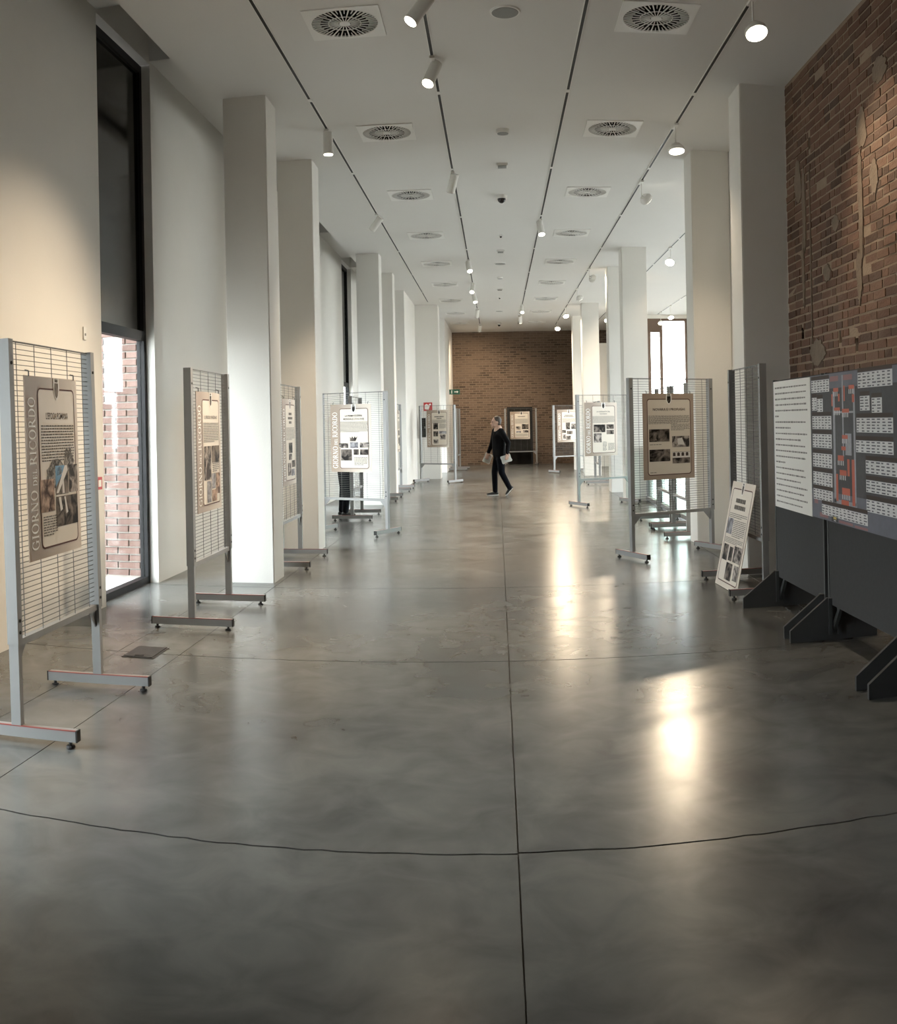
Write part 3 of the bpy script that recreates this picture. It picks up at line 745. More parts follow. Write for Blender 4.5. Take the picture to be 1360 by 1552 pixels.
def text_mesh(s, width, size, cx, z, y=-0.0085, bold=0.0018, m='print_dark'):
    cu = bpy.data.curves.new('t', 'FONT'); cu.body = s; cu.align_x = 'CENTER'; cu.size = 1; cu.resolution_u = 2; cu.offset = 0.006
    o = bpy.data.objects.new('t', cu); C.objects.link(o)
    dg = bpy.context.evaluated_depsgraph_get(); me = bpy.data.meshes.new_from_object(o.evaluated_get(dg))
    bpy.data.objects.remove(o); bpy.data.curves.remove(cu)
    xs = [v.co.x for v in me.vertices]; sx = width / (max(xs) - min(xs)); cxx = (max(xs) + min(xs)) / 2
    for v in me.vertices: v.co = Vector(((v.co.x - cxx) * sx + cx, y, v.co.y * size + z))
    me.materials.clear(); me.materials.append(M[m]); return me
def rows(x0, x1, z0, z1, n, hgt, seed, last=0.7, skip=()):
    rr = random.Random(seed); P = []
    for i in range(n):
        z = z1 - (z1 - z0) * (i + 0.5) / n
        if i in skip: continue
        xe = x1 if i < n - 1 else x0 + (x1 - x0) * last
        x = x0
        while x < xe - 0.008:
            wl = min(rr.uniform(0.012, 0.045), xe - x)
            P.append(R4(x, z - hgt / 2, x + wl, z + hgt / 2)); x += wl + 0.006
    return P
def rrect(x0, x1, z0, z1, r_, n=6):
    pts = []
    for cx, cy, a in ((x1 - r_, z1 - r_, 0), (x0 + r_, z1 - r_, 90), (x0 + r_, z0 + r_, 180), (x1 - r_, z0 + r_, 270)):
        for i in range(n + 1):
            t = math.radians(a + 90 * i / n); pts.append((cx + r_ * math.cos(t), cy + r_ * math.sin(t)))
    return pts
crest_cache = []
def crest(cx, parent):
    shield = [(-0.024, 0.035), (0.024, 0.035), (0.026, -0.01), (0.016, -0.038), (0, -0.052), (-0.016, -0.038), (-0.026, -0.01)]
    z = 0.435
    b = put('crest', poly_mesh('crest', [[(cx + p[0] * 1.55, z + p[1] * 1.45 + 0.012) for p in shield] + []], -0.0078, 'poster_white'), None, parent)
    put('shield', poly_mesh('shield', [[(cx + p[0], z + p[1]) for p in shield]], -0.0086, 'photo_dark'), None, b)
    put('crown', poly_mesh('crown', [[(cx - 0.02, z + 0.04), (cx + 0.02, z + 0.04), (cx + 0.022, z + 0.062), (cx + 0.008, z + 0.052), (cx, z + 0.066), (cx - 0.008, z + 0.052), (cx - 0.022, z + 0.062)]], -0.0086, 'print_grey'), None, b)
def poster(label, style, titles, body, photos, seed, marks=(), shapes=(), tint=None):
    W, H = 0.70, 1.0
    r = tag(empty('poster'), label, 'poster', 'exhibition posters')
    bm = NB(); box(bm, -W / 2, W / 2, -0.005, 0.0, -H / 2, H / 2)
    for f in bm.faces: f.normal_update()
    obj('board', bm, 'poster_tan' if style == 'strip' else ('poster_margin' if style == 'plain' else 'poster_cream'), r)
    ix0 = -W / 2 + (0.155 if style == 'strip' else 0.055); ix1 = W / 2 - 0.045; iz0, iz1 = -H / 2 + 0.05, H / 2 - 0.062
    if style == 'strip':
        stuff(put('margin_lettering', strip_mesh(), None, r))
    o1 = rrect(ix0, ix1, iz0, iz1, 0.035); o2 = rrect(ix0 + 0.0095, ix1 - 0.0095, iz0 + 0.0095, iz1 - 0.0095, 0.028)
    put('text_field', poly_mesh('text_field', [o1], -0.0059, 'poster_inner'), None, r)
    put('border_line', poly_mesh('border_line', [[o1[i], o1[(i + 1) % len(o1)], o2[(i + 1) % len(o2)], o2[i]] for i in range(len(o1))], -0.0068, 'print_brown'), None, r)
    cx = (ix0 + ix1) / 2
    crest(cx, r)
    for i, (s, wd, sz, z) in enumerate(titles):
        if s: put('title', text_mesh(s, wd, sz, cx, z), None, r)
        else: put('title', poly_mesh('title', rows(cx - wd / 2, cx + wd / 2, z, z + sz, 1, sz * 0.8, seed + i, 1.0), -0.0085, 'print_grey'), None, r)
    P = []
    for i, (x0, x1, z0, z1, nn) in enumerate(body):
        P += rows(ix0 + (ix1 - ix0) * x0, ix0 + (ix1 - ix0) * x1, z0, z1, nn, min(0.0075, (z1 - z0) / nn * 0.42), seed * 7 + i)
    if P: stuff(put('body_text', poly_mesh('body_text', P, -0.0085, 'print_grey'), None, r))
    for x0, x1, z0, z1, m in photos:
        put('photo', poly_mesh('photo', [R4(ix0 + (ix1 - ix0) * x0, z0, ix0 + (ix1 - ix0) * x1, z1)], -0.0082, m), None, r)
    for nm, polys, m, yy in shapes:
        for q in polys: put(nm, poly_mesh(nm, [[(ix0 + (ix1 - ix0) * p[0], p[1]) for p in q]], yy, m), None, r)
    for sx in (-1, 1):      # wire hooks that hold the board on the grid
        bm = NB(); tube(bm, (sx * 0.3, -0.009, H / 2 - 0.004), (sx * 0.3, -0.009, H / 2 + 0.025), 0.004, n=6); tube(bm, (sx * 0.3, -0.009, H / 2 + 0.025), (sx * 0.3, 0.012, H / 2 + 0.03), 0.004, n=6); obj('hook', bm, 'wire_steel', r)
    return r
mat('poster_margin', (0.40, 0.31, 0.245), 0.45)
def hang(p, st, side, along=0.0, zc=1.395):
    # put poster on a stand: side = +1 on the stand's local +x face, -1 on its -x face
    a = st.rotation_euler[2]; off = 0.0057 * side
    c, s = math.cos(a), math.sin(a)
    lx, ly = off, along
    lean = st.rotation_euler[1]
    shift = math.sin(lean) * zc
    lx += shift
    p.location = (st.location[0] + c * lx - s * ly, st.location[1] + s * lx + c * ly, zc)
    # poster front is its local -y; must face the stand's (side,0) direction
    p.rotation_euler = Matrix.Rotation(a + math.pi / 2 * side, 3, 'Z').to_euler()
    if lean: p.rotation_euler = (Matrix.Rotation(a, 3, 'Z') @ Matrix.Rotation(lean, 3, 'Y') @ Matrix.Rotation(math.pi / 2 * side, 3, 'Z')).to_euler()
    return p
blob = lambda cx, cz_, rx, rz, seed, n=22, am=0.12: [(cx + rx * (1 + random.Random(seed + i).uniform(-am, am)) * math.cos(2 * math.pi * i / n), cz_ + rz * (1 + random.Random(seed + i).uniform(-am, am)) * math.sin(2 * math.pi * i / n)) for i in range(n)]
p1 = poster("poster titled L'Epoca Romana with aerial plan and ruin photographs", 'strip', [("L'EPOCA ROMANA", 0.30, 0.052, 0.265)],
    [(0.06, 0.95, 0.025, 0.235, 13), (0.05, 0.42, -0.385, -0.27, 8)],
    [(-0.01, 0.36, -0.25, -0.07, 'photo_warm'), (0.40, 1.0, -0.345, -0.175, 'photo_dark'), (0.40, 0.75, -0.165, 0.0, 'photo_dark'), (0.78, 1.02, -0.16, 0.0, 'photo_mid')], 21,
    shapes=[('aerial_plan', [blob(0.44, -0.06 + 0.015, 0.25, 0.085, 5)], 'photo_aerial', -0.0080), ('aerial_plan', [blob(0.80, 0.02, 0.12, 0.07, 15, am=0.3)], 'photo_aerial', -0.0080), ('aerial_plan', [blob(0.25, -0.09, 0.10, 0.05, 25, am=0.2)], 'photo_aerial', -0.0079),
            ('sky_patch', [[(0.40, 0.0), (0.72, 0.0), (0.40, -0.12)]], 'print_blue', -0.0084), ('column_shape', [[(0.41, -0.155), (0.47, -0.155), (0.74, -0.03), (0.72, 0.0), (0.66, 0.0)], [(0.58, -0.16), (0.64, -0.16), (0.62, -0.08), (0.58, -0.10)], [(0.47, -0.18), (0.53, -0.18), (0.57, -0.25), (0.51, -0.26)], [(0.62, -0.18), (0.66, -0.18), (0.72, -0.27), (0.67, -0.28)]], 'print_light', -0.0086), ('plan_field', [[(0.42, -0.01), (0.56, -0.005), (0.58, -0.05), (0.44, -0.06)]], 'print_light', -0.0084)])
hang(p1, S1, 1, -0.02, 1.395)
p2 = poster('poster titled Il Periodo Veneziano with building photographs', 'strip', [('IL PERIODO VENEZIANO', 0.37, 0.038, 0.275)],
    [(0.05, 0.95, 0.075, 0.245, 12), (0.55, 0.95, -0.18, -0.10, 5)],
    [(0.06, 0.48, -0.24, 0.045, 'photo_mid'), (0.52, 0.99, -0.10, 0.045, 'photo_dark'), (0.22, 0.46, -0.43, -0.25, 'photo_pale'), (0.50, 0.72, -0.32, -0.19, 'photo_pale'), (0.75, 0.99, -0.37, -0.19, 'photo_warm'), (0.50, 0.80, -0.43, -0.33, 'photo_warm')], 22,
    shapes=[('arch_shape', [[(0.18, -0.23), (0.36, -0.23), (0.36, -0.14), (0.27, -0.08), (0.18, -0.14)]], 'print_dark', -0.0086)])
hang(p2, S2, 1, -0.03, 1.395)
p3 = poster('tan-edged poster with a three-line heading, half hidden by the first left column', 'strip', [('', 0.16, 0.035, 0.31), ('', 0.24, 0.035, 0.26), ('', 0.15, 0.035, 0.21)],
    [(0.05, 0.95, 0.02, 0.17, 10)], [(0.30, 0.70, -0.13, -0.01, 'photo_dark'), (0.30, 0.62, -0.21, -0.14, 'photo_mid'), (0.16, 0.52, -0.39, -0.245, 'photo_mid'), (0.60, 0.98, -0.30, -0.22, 'photo_dark'), (0.55, 0.9, -0.40, -0.32, 'photo_pale')], 23)
hang(p3, S3, 1, -0.03, 1.41)
p4 = poster('poster titled La Prima Guerra Mondiale with war photographs', 'strip', [('LA PRIMA GUERRA', 0.30, 0.040, 0.315), ('MONDIALE (1914-1918)', 0.355, 0.040, 0.268)],
    [(0.03, 0.98, 0.085, 0.245, 14), (0.50, 0.95, -0.40, -0.275, 7)],
    [(-0.02, 0.30, -0.145, -0.075, 'photo_mid'), (0.36, 0.64, -0.145, -0.06, 'photo_pale'), (0.70, 1.02, -0.14, -0.065, 'photo_mid'), (0.04, 0.42, -0.33, -0.165, 'photo_dark'), (0.48, 0.66, -0.245, -0.165, 'photo_dark'), (0.70, 0.98, -0.245, -0.165, 'photo_dark')], 24,
    shapes=[('soldiers_cutout', [[(0.36, -0.045), (0.55, -0.045), (0.63, 0.03), (0.56, 0.0), (0.53, 0.03), (0.49, -0.005), (0.44, 0.03), (0.41, -0.005), (0.36, 0.02)]], 'photo_dark', -0.0086)])
hang(p4, S4, 1, -0.04, 1.40)
p5 = poster('poster titled Novara e i Profughi with four dark photographs', 'plain', [('NOVARA E I PROFUGHI', 0.44, 0.042, 0.30)],
    [(0.03, 0.97, 0.145, 0.245, 9), (0.54, 0.97, 0.065, 0.145, 6), (0.05, 0.45, -0.10, -0.085, 1), (0.05, 0.25, -0.425, -0.41, 1)],
    [(0.04, 0.50, -0.06, 0.085, 'photo_dark'), (0.56, 0.96, -0.13, 0.0, 'photo_mid'), (0.04, 0.51, -0.29, -0.15, 'photo_dark'), (0.56, 0.97, -0.32, -0.185, 'photo_dark')], 25,
    shapes=[('document_shape', [[(0.69, -0.10), (0.85, -0.105), (0.79, -0.02), (0.68, -0.03)]], 'print_light', -0.0086), ('arch_row', [[(0.57 + 0.1 * i, -0.235), (0.63 + 0.1 * i, -0.235), (0.63 + 0.1 * i, -0.20), (0.60 + 0.1 * i, -0.19), (0.57 + 0.1 * i, -0.20)] for i in range(4)], 'print_dark', -0.0088), ('arch_ground', [[(0.56, -0.255), (0.97, -0.255), (0.97, -0.188), (0.56, -0.188)]], 'print_light', -0.0086)])
hang(p5, S13, 1, -0.04, 1.395)
p6 = poster('poster titled La Giornata del Ricordo with bright white field', 'strip', [('LA GIORNATA DEL', 0.29, 0.034, 0.315), ('RICORDO', 0.15, 0.034, 0.272)],
    [(0.03, 0.97, 0.115, 0.245, 12), (0.45, 0.62, -0.41, -0.235, 12), (0.68, 0.95, -0.40, -0.265, 10)],
    [(0.07, 0.57, -0.06, 0.085, 'photo_dark'), (0.62, 0.94, 0.0, 0.085, 'photo_dark'), (0.62, 0.94, -0.10, -0.02, 'photo_dark'), (0.07, 0.40, -0.25, -0.08, 'photo_mid')], 26)
hang(p6, S12, 1, -0.06, 1.43)
p7 = poster('far poster before the fire hose sign, with four photographs', 'strip', [('', 0.30, 0.035, 0.30), ('', 0.16, 0.03, 0.255)],
    [(0.05, 0.95, 0.14, 0.24, 8), (0.5, 0.95, 0.0, 0.13, 9)], [(0.12, 0.42, -0.02, 0.15, 'photo_dark'), (0.12, 0.42, -0.21, -0.07, 'photo_dark'), (0.46, 0.95, -0.14, -0.07, 'photo_pale'), (0.55, 0.9, -0.29, -0.16, 'photo_mid'), (0.12, 0.42, -0.40, -0.29, 'photo_mid')], 27)
hang(p7, S8, 1, 0.02, 1.45)
p8 = poster('far poster hanging in front of the dark door', 'strip', [('', 0.26, 0.035, 0.30)], [(0.05, 0.95, 0.06, 0.24, 12), (0.05, 0.95, -0.41, -0.30, 7)],
    [(0.10, 0.42, -0.15, -0.04, 'photo_mid'), (0.52, 0.98, -0.14, 0.04, 'photo_dark'), (0.1, 0.45, -0.27, -0.20, 'photo_pale'), (0.60, 0.98, -0.27, -0.18, 'photo_mid')], 28)
hang(p8, S10, 1, -0.03, 1.46)
p9 = poster('far poster beside the fifth right column', 'strip', [('', 0.28, 0.03, 0.31), ('', 0.34, 0.03, 0.27)], [(0.05, 0.95, 0.10, 0.23, 9)],
    [(0.28, 0.58, -0.11, 0.10, 'photo_dark'), (0.66, 0.98, -0.10, 0.06, 'photo_mid'), (0.03, 0.28, -0.22, -0.13, 'photo_dark'), (0.35, 0.75, -0.26, -0.16, 'photo_dark'), (0.08, 0.28, -0.41, -0.26, 'photo_mid'), (0.30, 0.62, -0.43, -0.31, 'photo_dark')], 29)
hang(p9, S11, 1, -0.08, 1.44)
pa = poster('tan-edged poster seen edge-on between the third and fourth left columns', 'strip', [('', 0.28, 0.035, 0.30)], [(0.05, 0.95, 0.05, 0.24, 12)], [(0.1, 0.45, -0.2, 0.02, 'photo_mid'), (0.5, 0.95, -0.2, 0.02, 'photo_dark'), (0.1, 0.9, -0.4, -0.23, 'photo_mid')], 30)
hang(pa, S6, 1, 0, 1.42)
pb = poster('pale poster seen edge-on on the stand past the fourth left column', 'strip', [('', 0.28, 0.035, 0.30)], [(0.05, 0.95, 0.05, 0.24, 12)], [(0.2, 0.8, -0.1, 0.02, 'photo_dark'), (0.2, 0.5, -0.3, -0.15, 'photo_mid'), (0.6, 0.95, -0.35, -0.15, 'photo_dark')], 31)
hang(pb, S7, 1, 0, 1.42)
# poster leaning on the floor against the stand beside the pinboards
pl = poster('poster standing on the floor, leaning against the stand beside the grey pinboards', 'white', [('', 0.30, 0.05, 0.30), ('', 0.33, 0.05, 0.235)],
    [(0.05, 0.95, 0.155, 0.205, 3), (0.34, 0.95, -0.02, 0.145, 10), (0.05, 0.95, -0.085, -0.03, 4)],
    [(0.03, 0.31, 0.0, 0.15, 'photo_pale'), (0.05, 0.30, -0.25, -0.10, 'photo_dark'), (0.36, 0.55, -0.24, -0.11, 'photo_dark'), (0.60, 0.97, -0.24, -0.09, 'photo_mid'), (0.33, 0.65, -0.42, -0.26, 'photo_dark'), (0.74, 0.96, -0.40, -0.26, 'photo_mid')], 32)
th = math.radians(11.5)
mz = Matrix.Rotation(-math.pi / 2 + math.radians(3), 3, 'Z') @ Matrix.Rotation(-th, 3, 'X')
pl.rotation_euler = mz.to_euler()
pl.location = Vector((2.03, 8.80, 0.003)) + mz @ Vector((0, 0.0, 0.5))
for ch in list(pl.children):
    if ch.name.startswith('hook'): bpy.data.objects.remove(ch)

# ------------------------------------------------------------------ grey pinboards on the right
def pinboard(y0, y1, label):
    X = 2.275; r = tag(empty('pinboard', (X, (y0 + y1) / 2, 0)), label, 'pinboard', 'grey pinboards'); h = (y1 - y0) / 2
    boxo('felt_panel', (-0.018, 0.018, -h + 0.012, h - 0.012, 0.25, 1.905), 'board_grey', r)
    for s in (-1, 1):
        bm = NB(); box(bm, -0.022, 0.022, s * h - 0.014, s * h + 0.014, 0.02, 1.91); obj('side_post', bm, 'board_edge', r)
        bm = NB(); prism(bm, [(-0.32, 0.0), (0.32, 0.0), (0.32, 0.085), (0.05, 0.30), (-0.05, 0.30), (-0.32, 0.085)], 'y', s * (h - 0.03) - 0.012, s * (h - 0.03) + 0.012)
        fo = obj('foot', bm, 'foot_grey', r)
        bm = NB()
        for e in (-1, 1): prism(bm, [(e * 0.02, 0.04), (e * 0.045, 0.04), (e * 0.045, 0.30), (e * 0.02, 0.30)], 'y', s * (h - 0.055) - 0.01, s * (h - 0.055) + 0.01)
        obj('bracket', bm, 'board_edge', fo)
        bm = NB(); prism(bm, [(s * (h - 0.04), 0.05), (s * (h - 0.04), 0.12), (s * (h - 0.16), 0.25), (s * (h - 0.20), 0.25)], 'x', -0.012, 0.012); obj('brace', bm, 'board_edge', fo)
    return r
pinboard(6.665, 7.895, 'dark grey pinboard carrying the white text sheet')
pinboard(5.235, 6.575, 'dark grey pinboard carrying the large printed site plan')
pinboard(3.92, 5.10, 'dark grey pinboard whose foot stands past the site plan board')
# white text sheet: front faces -x; drawn in (u along -y, z)
def wall_sheet(name, y_far, y_near, z0, z1, X, m, label, cat):
    r = tag(empty(name, (X, y_far, z0)), label, cat)
    boxo('board', (-0.008, 0.0, -(y_far - y_near), 0, 0, z1 - z0), m, r)
    return r
def face_polys(name, polys, m, parent, x):
    bm = NB()
    for p in polys:
        f = bm.faces.new([bm.verts.new((x, -q[0], q[1])) for q in p]); f.normal_update()
        if f.normal.x > 0: f.normal_flip()
    return obj(name, bm, m, parent, fix=False)
XB = 2.2515
ts = wall_sheet('text_sheet', 7.855, 6.885, 0.848, 1.893, XB, 'paper', 'white sheet with rows of handwriting-like text on the first pinboard', 'sheet')
ln = [0.93, 0.91, 0.90, 0.91, 0.94, 0.10, 0.90, 0.46, 0.92, 0.74, 0.86, 0.93, 0.87, 0.28, 0.82, 0.86, 0.72, 0.90, 0.82, 0.90, 0.76]
P = []; rr = random.Random(5)
for i, l in enumerate(ln):
    z = 0.99 - i * 0.047; x = 0.045; xe = x + l * 0.90
    while x < xe:
        wd = min(rr.uniform(0.02, 0.075), xe - x + 0.01); hh = rr.uniform(0.009, 0.014)
        P.append(R4(x, z - hh / 2, x + wd, z + hh / 2)); x += wd + 0.008
stuff(face_polys('text_lines', P, 'ink_grey', ts, -0.0088))
# site plan
mp = wall_sheet('site_plan', 6.875, 5.20, 0.852, 1.897, XB, 'map_slate', 'large dark printed site plan with red buildings and white name tables', 'plan')
Wm, Hm = 1.675, 1.045
def U(a): return a * Wm
def Zm(a): return (1 - a) * Hm
face_polys('plan_ground', [R4(U(0.0), Zm(0.80), U(1.0), Zm(0.10))], 'map_dark', mp, -0.0084)
def table(u0, u1, v0, v1, nr, nc):
    t = face_polys('name_table', [R4(U(u0), Zm(v1), U(u1), Zm(v0))], 'map_white', mp, -0.0092)
    rr = random.Random(int(u0 * 1000 + v0 * 77)); P = []
    for i in range(nr):
        for j in range(nc):
            cu, cv = u0 + (u1 - u0) * (j + 0.08) / nc, v0 + (v1 - v0) * (i + 0.3) / nr
            P.append(R4(U(cu), Zm(cv + (v1 - v0) / nr * 0.42), U(cu + (u1 - u0) / nc * rr.uniform(0.3, 0.8)), Zm(cv)))
    stuff(face_polys('table_text', P, 'map_tick', t, -0.0096))
    hd = face_polys('table_heading', [R4(U(u0), Zm(v0 - 0.004), U(u1), Zm(v0 - 0.028))], 'print_dark', t, -0.0094)
for a in ((0.015, 0.25, 0.035, 0.12, 5, 6), (0.02, 0.085, 0.155, 0.245, 5, 2), (0.09, 0.165, 0.165, 0.255, 5, 2), (0.02, 0.27, 0.285, 0.375, 5, 6), (0.02, 0.27, 0.41, 0.505, 5, 6), (0.02, 0.27, 0.545, 0.64, 5, 6), (0.02, 0.27, 0.675, 0.77, 5, 6), (0.02, 0.27, 0.795, 0.87, 4, 6),
          (0.13, 0.66, 0.895, 0.965, 4, 12), (0.58, 0.92, 0.02, 0.115, 5, 7), (0.60, 0.70, 0.165, 0.255, 5, 2), (0.72, 0.82, 0.18, 0.27, 5, 2), (0.56, 0.92, 0.30, 0.39, 5, 7), (0.55, 0.92, 0.44, 0.515, 4, 7), (0.65, 0.95, 0.56, 0.64, 4, 6), (0.65, 0.95, 0.68, 0.755, 4, 6), (0.65, 0.95, 0.80, 0.875, 4, 6)):
    table(*a)
def shp(nm, rects, m, x):
    for a, b, c, d_ in rects: face_polys(nm, [R4(U(a), Zm(d_), U(b), Zm(c))], m, mp, x)
shp('road', [(0.29, 0.315, 0.12, 0.86), (0.525, 0.545, 0.10, 0.86), (0.40, 0.415, 0.02, 0.55), (0.29, 0.55, 0.84, 0.87), (0.30, 0.54, 0.255, 0.268), (0.43, 0.50, 0.40, 0.54)], 'map_pale', -0.0088)
reds = [(0.275, 0.29, 0.14, 0.22), (0.30, 0.36, 0.10, 0.125), (0.355, 0.375, 0.14, 0.19), (0.42, 0.435, 0.09, 0.19), (0.48, 0.54, 0.09, 0.115), (0.515, 0.54, 0.15, 0.20), (0.305, 0.375, 0.23, 0.25), (0.40, 0.48, 0.24, 0.265), (0.34, 0.41, 0.545, 0.58), (0.36, 0.44, 0.64, 0.675), (0.45, 0.475, 0.565, 0.675), (0.50, 0.53, 0.565, 0.86), (0.315, 0.34, 0.67, 0.85), (0.385, 0.475, 0.755, 0.80), (0.375, 0.46, 0.835, 0.875), (0.395, 0.46, 0.41, 0.435), (0.385, 0.435, 0.485, 0.51)]
for q in reds: face_polys('building_mark', [R4(U(q[0]), Zm(q[3]), U(q[1]), Zm(q[2]))], 'map_red', mp, -0.0092)
P = []
for q in reds:
    if q[1] - q[0] > 0.05:
        k = q[0]
        while k < q[1] - 0.008: P.append((k, k + 0.008, q[3], q[3] + 0.03)); k += 0.02
stuff(face_polys('building_tick', [R4(U(a), Zm(d_), U(b), Zm(c)) for a, b, c, d_ in P], 'map_white', mp, -0.0090))
shp('pink_lettering', [(0.10, 0.21, 0.975 - 0.02, 0.985), (0.34, 0.50, 0.975, 0.992), (0.52, 0.66, 0.98, 0.996), (0.03, 0.08, 0.86, 0.90), (0.26, 0.36, 0.02, 0.055), (0.42, 0.52, 0.02, 0.055)], 'map_rose', -0.0090)
shp('emblem_ground', [(0.25, 0.33, 0.955, 0.995)], 'map_dark', -0.0092); shp('emblem', [(0.275, 0.31, 0.962, 0.978)], 'map_yellow', -0.0094); shp('emblem_line', [(0.28, 0.305, 0.984, 0.990)], 'map_white', -0.0094)

# ------------------------------------------------------------------ people
def limb(bm, p0, p1, r0, r1, n=12):
    tube(bm, p0, p1, r0, r1, n); ball(bm, p0, r0, n=n); ball(bm, p1, r1, n=n)
def fuse(name, bm, vox, m, parent, smooth_it=5):
    bmesh.ops.recalc_face_normals(bm, faces=bm.faces)
    me = bpy.data.meshes.new('t'); bm.to_mesh(me); bm.free()
    o = bpy.data.objects.new('t', me); C.objects.link(o)
    rm = o.modifiers.new('r', 'REMESH'); rm.mode = 'VOXEL'; rm.voxel_size = vox
    sm = o.modifiers.new('s', 'SMOOTH'); sm.iterations = smooth_it; sm.factor = 0.5
    dg = bpy.context.evaluated_depsgraph_get(); me2 = bpy.data.meshes.new_from_object(o.evaluated_get(dg))
    bpy.data.objects.remove(o); me2.shade_smooth(); me2.materials.clear(); me2.materials.append(M[m]); me2.name = name
    return put(name, me2, None, parent)
V3 = lambda *a: Vector(a)
def hand(bm, wrist, d, palm_n, side):
    # palm, four fingers half curled, thumb at the side of the palm
    d = d.normalized(); s = d.cross(palm_n).normalized() * side; nrm = palm_n.normalized()
    c = wrist + d * 0.05
    for k in (-1, 0, 1): limb(bm, wrist + s * 0.012 * k, wrist + d * 0.085 + s * 0.024 * k, 0.016, 0.015, 8)
    for i, L in enumerate((0.070, 0.080, 0.074, 0.058)):
        b = wrist + d * 0.088 + s * (0.033 - 0.022 * i)
        m1 = b + d * L * 0.5 + nrm * L * 0.18; e = m1 + d * L * 0.28 + nrm * L * 0.38
        limb(bm, b, m1, 0.0095, 0.009, 8); limb(bm, m1, e, 0.009, 0.008, 8)
    t0 = wrist + d * 0.03 + s * 0.035; t1 = t0 + d * 0.035 + s * 0.025 + nrm * 0.012; t2 = t1 + d * 0.03 + nrm * 0.015
    limb(bm, t0, t1, 0.012, 0.0105, 8); limb(bm, t1, t2, 0.0105, 0.009, 8)
def person(loc, rz, label, J, walking):
    # local frame: facing -x, left side towards -y
    r = tag(empty('person', loc, rz), label, 'person')
    bm = NB()
    hd = J['head']
    ball(bm, hd + V3(0.012, 0, 0.02), 0.096, 0.076, 0.108, 20); ball(bm, hd + V3(-0.03, 0, -0.055), 0.062, 0.056, 0.062, 16)        # skull and jaw
    limb(bm, hd + V3(-0.095, 0, 0.0), hd + V3(-0.108, 0, -0.030), 0.009, 0.014, 8)                                                # nose
    ball(bm, hd + V3(-0.082, 0, 0.028), 0.016, 0.05, 0.012, 10)                                                                  # brow
    ball(bm, hd + V3(-0.088, 0, -0.062), 0.010, 0.024, 0.008, 8); ball(bm, hd + V3(-0.078, 0, -0.095), 0.02, 0.024, 0.018, 8)       # lips, chin
    for s in (-1, 1): ball(bm, hd + V3(0.015, s * 0.078, -0.005), 0.018, 0.010, 0.030, 10)                                         # ears
    limb(bm, hd + V3(0.02, 0, -0.06), J['neck'], 0.055, 0.06)
    limb(bm, J['neck'], J['chest'], 0.085, 0.12); limb(bm, J['chest'], J['pelvis'], 0.12, 0.12)
    for s in 'LR':
        k = -1 if s == 'L' else 1
        limb(bm, J['chest'] + V3(0, k * 0.1, 0.06), J['sh' + s], 0.06, 0.052); limb(bm, J['sh' + s], J['el' + s], 0.045, 0.036); limb(bm, J['el' + s], J['wr' + s], 0.036, 0.025)
        hand(bm, J['wr' + s], J['wr' + s] - J['el' + s] + V3(0, 0, -0.12), V3(-0.2, -k, 0), -k)
        limb(bm, J['pelvis'] + V3(0, k * 0.07, 0), J['kn' + s], 0.075, 0.048); limb(bm, J['kn' + s], J['an' + s], 0.046, 0.034)
    body = fuse('body', bm, 0.0075, 'skin', r, 4)
    for s in (-1, 1):       # eyes
        bm = NB(); ball(bm, hd + V3(-0.076, s * 0.032, 0.008), 0.011, 0.013, 0.007, 8); obj('eye', bm, 'hair', body, smooth=True)
    bm = NB()
    ball(bm, hd + V3(0.030, 0, 0.045), 0.096, 0.084, 0.098, 18); ball(bm, hd + V3(0.055, 0, -0.01), 0.062, 0.078, 0.08, 14)
    fuse('hair', bm, 0.012, 'hair', r, 3)
    bm = NB()               # jacket
    limb(bm, J['neck'] + V3(0.0, 0, -0.045), J['chest'], 0.088, 0.145, 16); limb(bm, J['chest'], J['pelvis'] + V3(0, 0, -0.02), 0.145, 0.148, 16)
    for k in (-1, 1): limb(bm, J['chest'] + V3(0, k * 0.07, 0), J['pelvis'] + V3(0, k * 0.065, -0.03), 0.125, 0.118, 14)
    for s in 'LR':
        k = -1 if s == 'L' else 1
        limb(bm, J['chest'] + V3(0, k * 0.08, 0.07), J['sh' + s], 0.085, 0.070); limb(bm, J['sh' + s], J['el' + s], 0.068, 0.055); limb(bm, J['el' + s], J['el' + s].lerp(J['wr' + s], 0.95), 0.055, 0.042)
    fuse('jacket', bm, 0.014, 'cloth_black', r, 5)
    bm = NB()               # trousers
    limb(bm, J['pelvis'] + V3(0, -0.05, 0.03), J['pelvis'] + V3(0, 0.05, 0.03), 0.125, 0.125)
    for s in 'LR':
        k = -1 if s == 'L' else 1
        limb(bm, J['pelvis'] + V3(0, k * 0.075, -0.02), J['kn' + s], 0.102, 0.070); limb(bm, J['kn' + s], J['an' + s] + V3(0, 0, 0.0), 0.068, 0.055)
    fuse('trousers', bm, 0.013, 'cloth_navy', r, 5)
    for s in 'LR':          # shoes
        h, t = J['he' + s], J['to' + s]; d = (t - h)
        bm = NB(); limb(bm, h + V3(0, 0, 0.045), h.lerp(t, 0.55) + V3(0, 0, 0.04), 0.040, 0.041); limb(bm, h.lerp(t, 0.55) + V3(0, 0, 0.038), t + V3(0, 0, 0.03), 0.041, 0.028); limb(bm, J['an' + s], h + d * 0.18 + V3(0, 0, 0.055), 0.045, 0.042)
        sh = fuse('shoe', bm, 0.009, 'shoe', r, 3)
        bm = NB(); u = d.normalized(); sd = u.cross(V3(0, 0, 1)).normalized(); up = sd.cross(u)
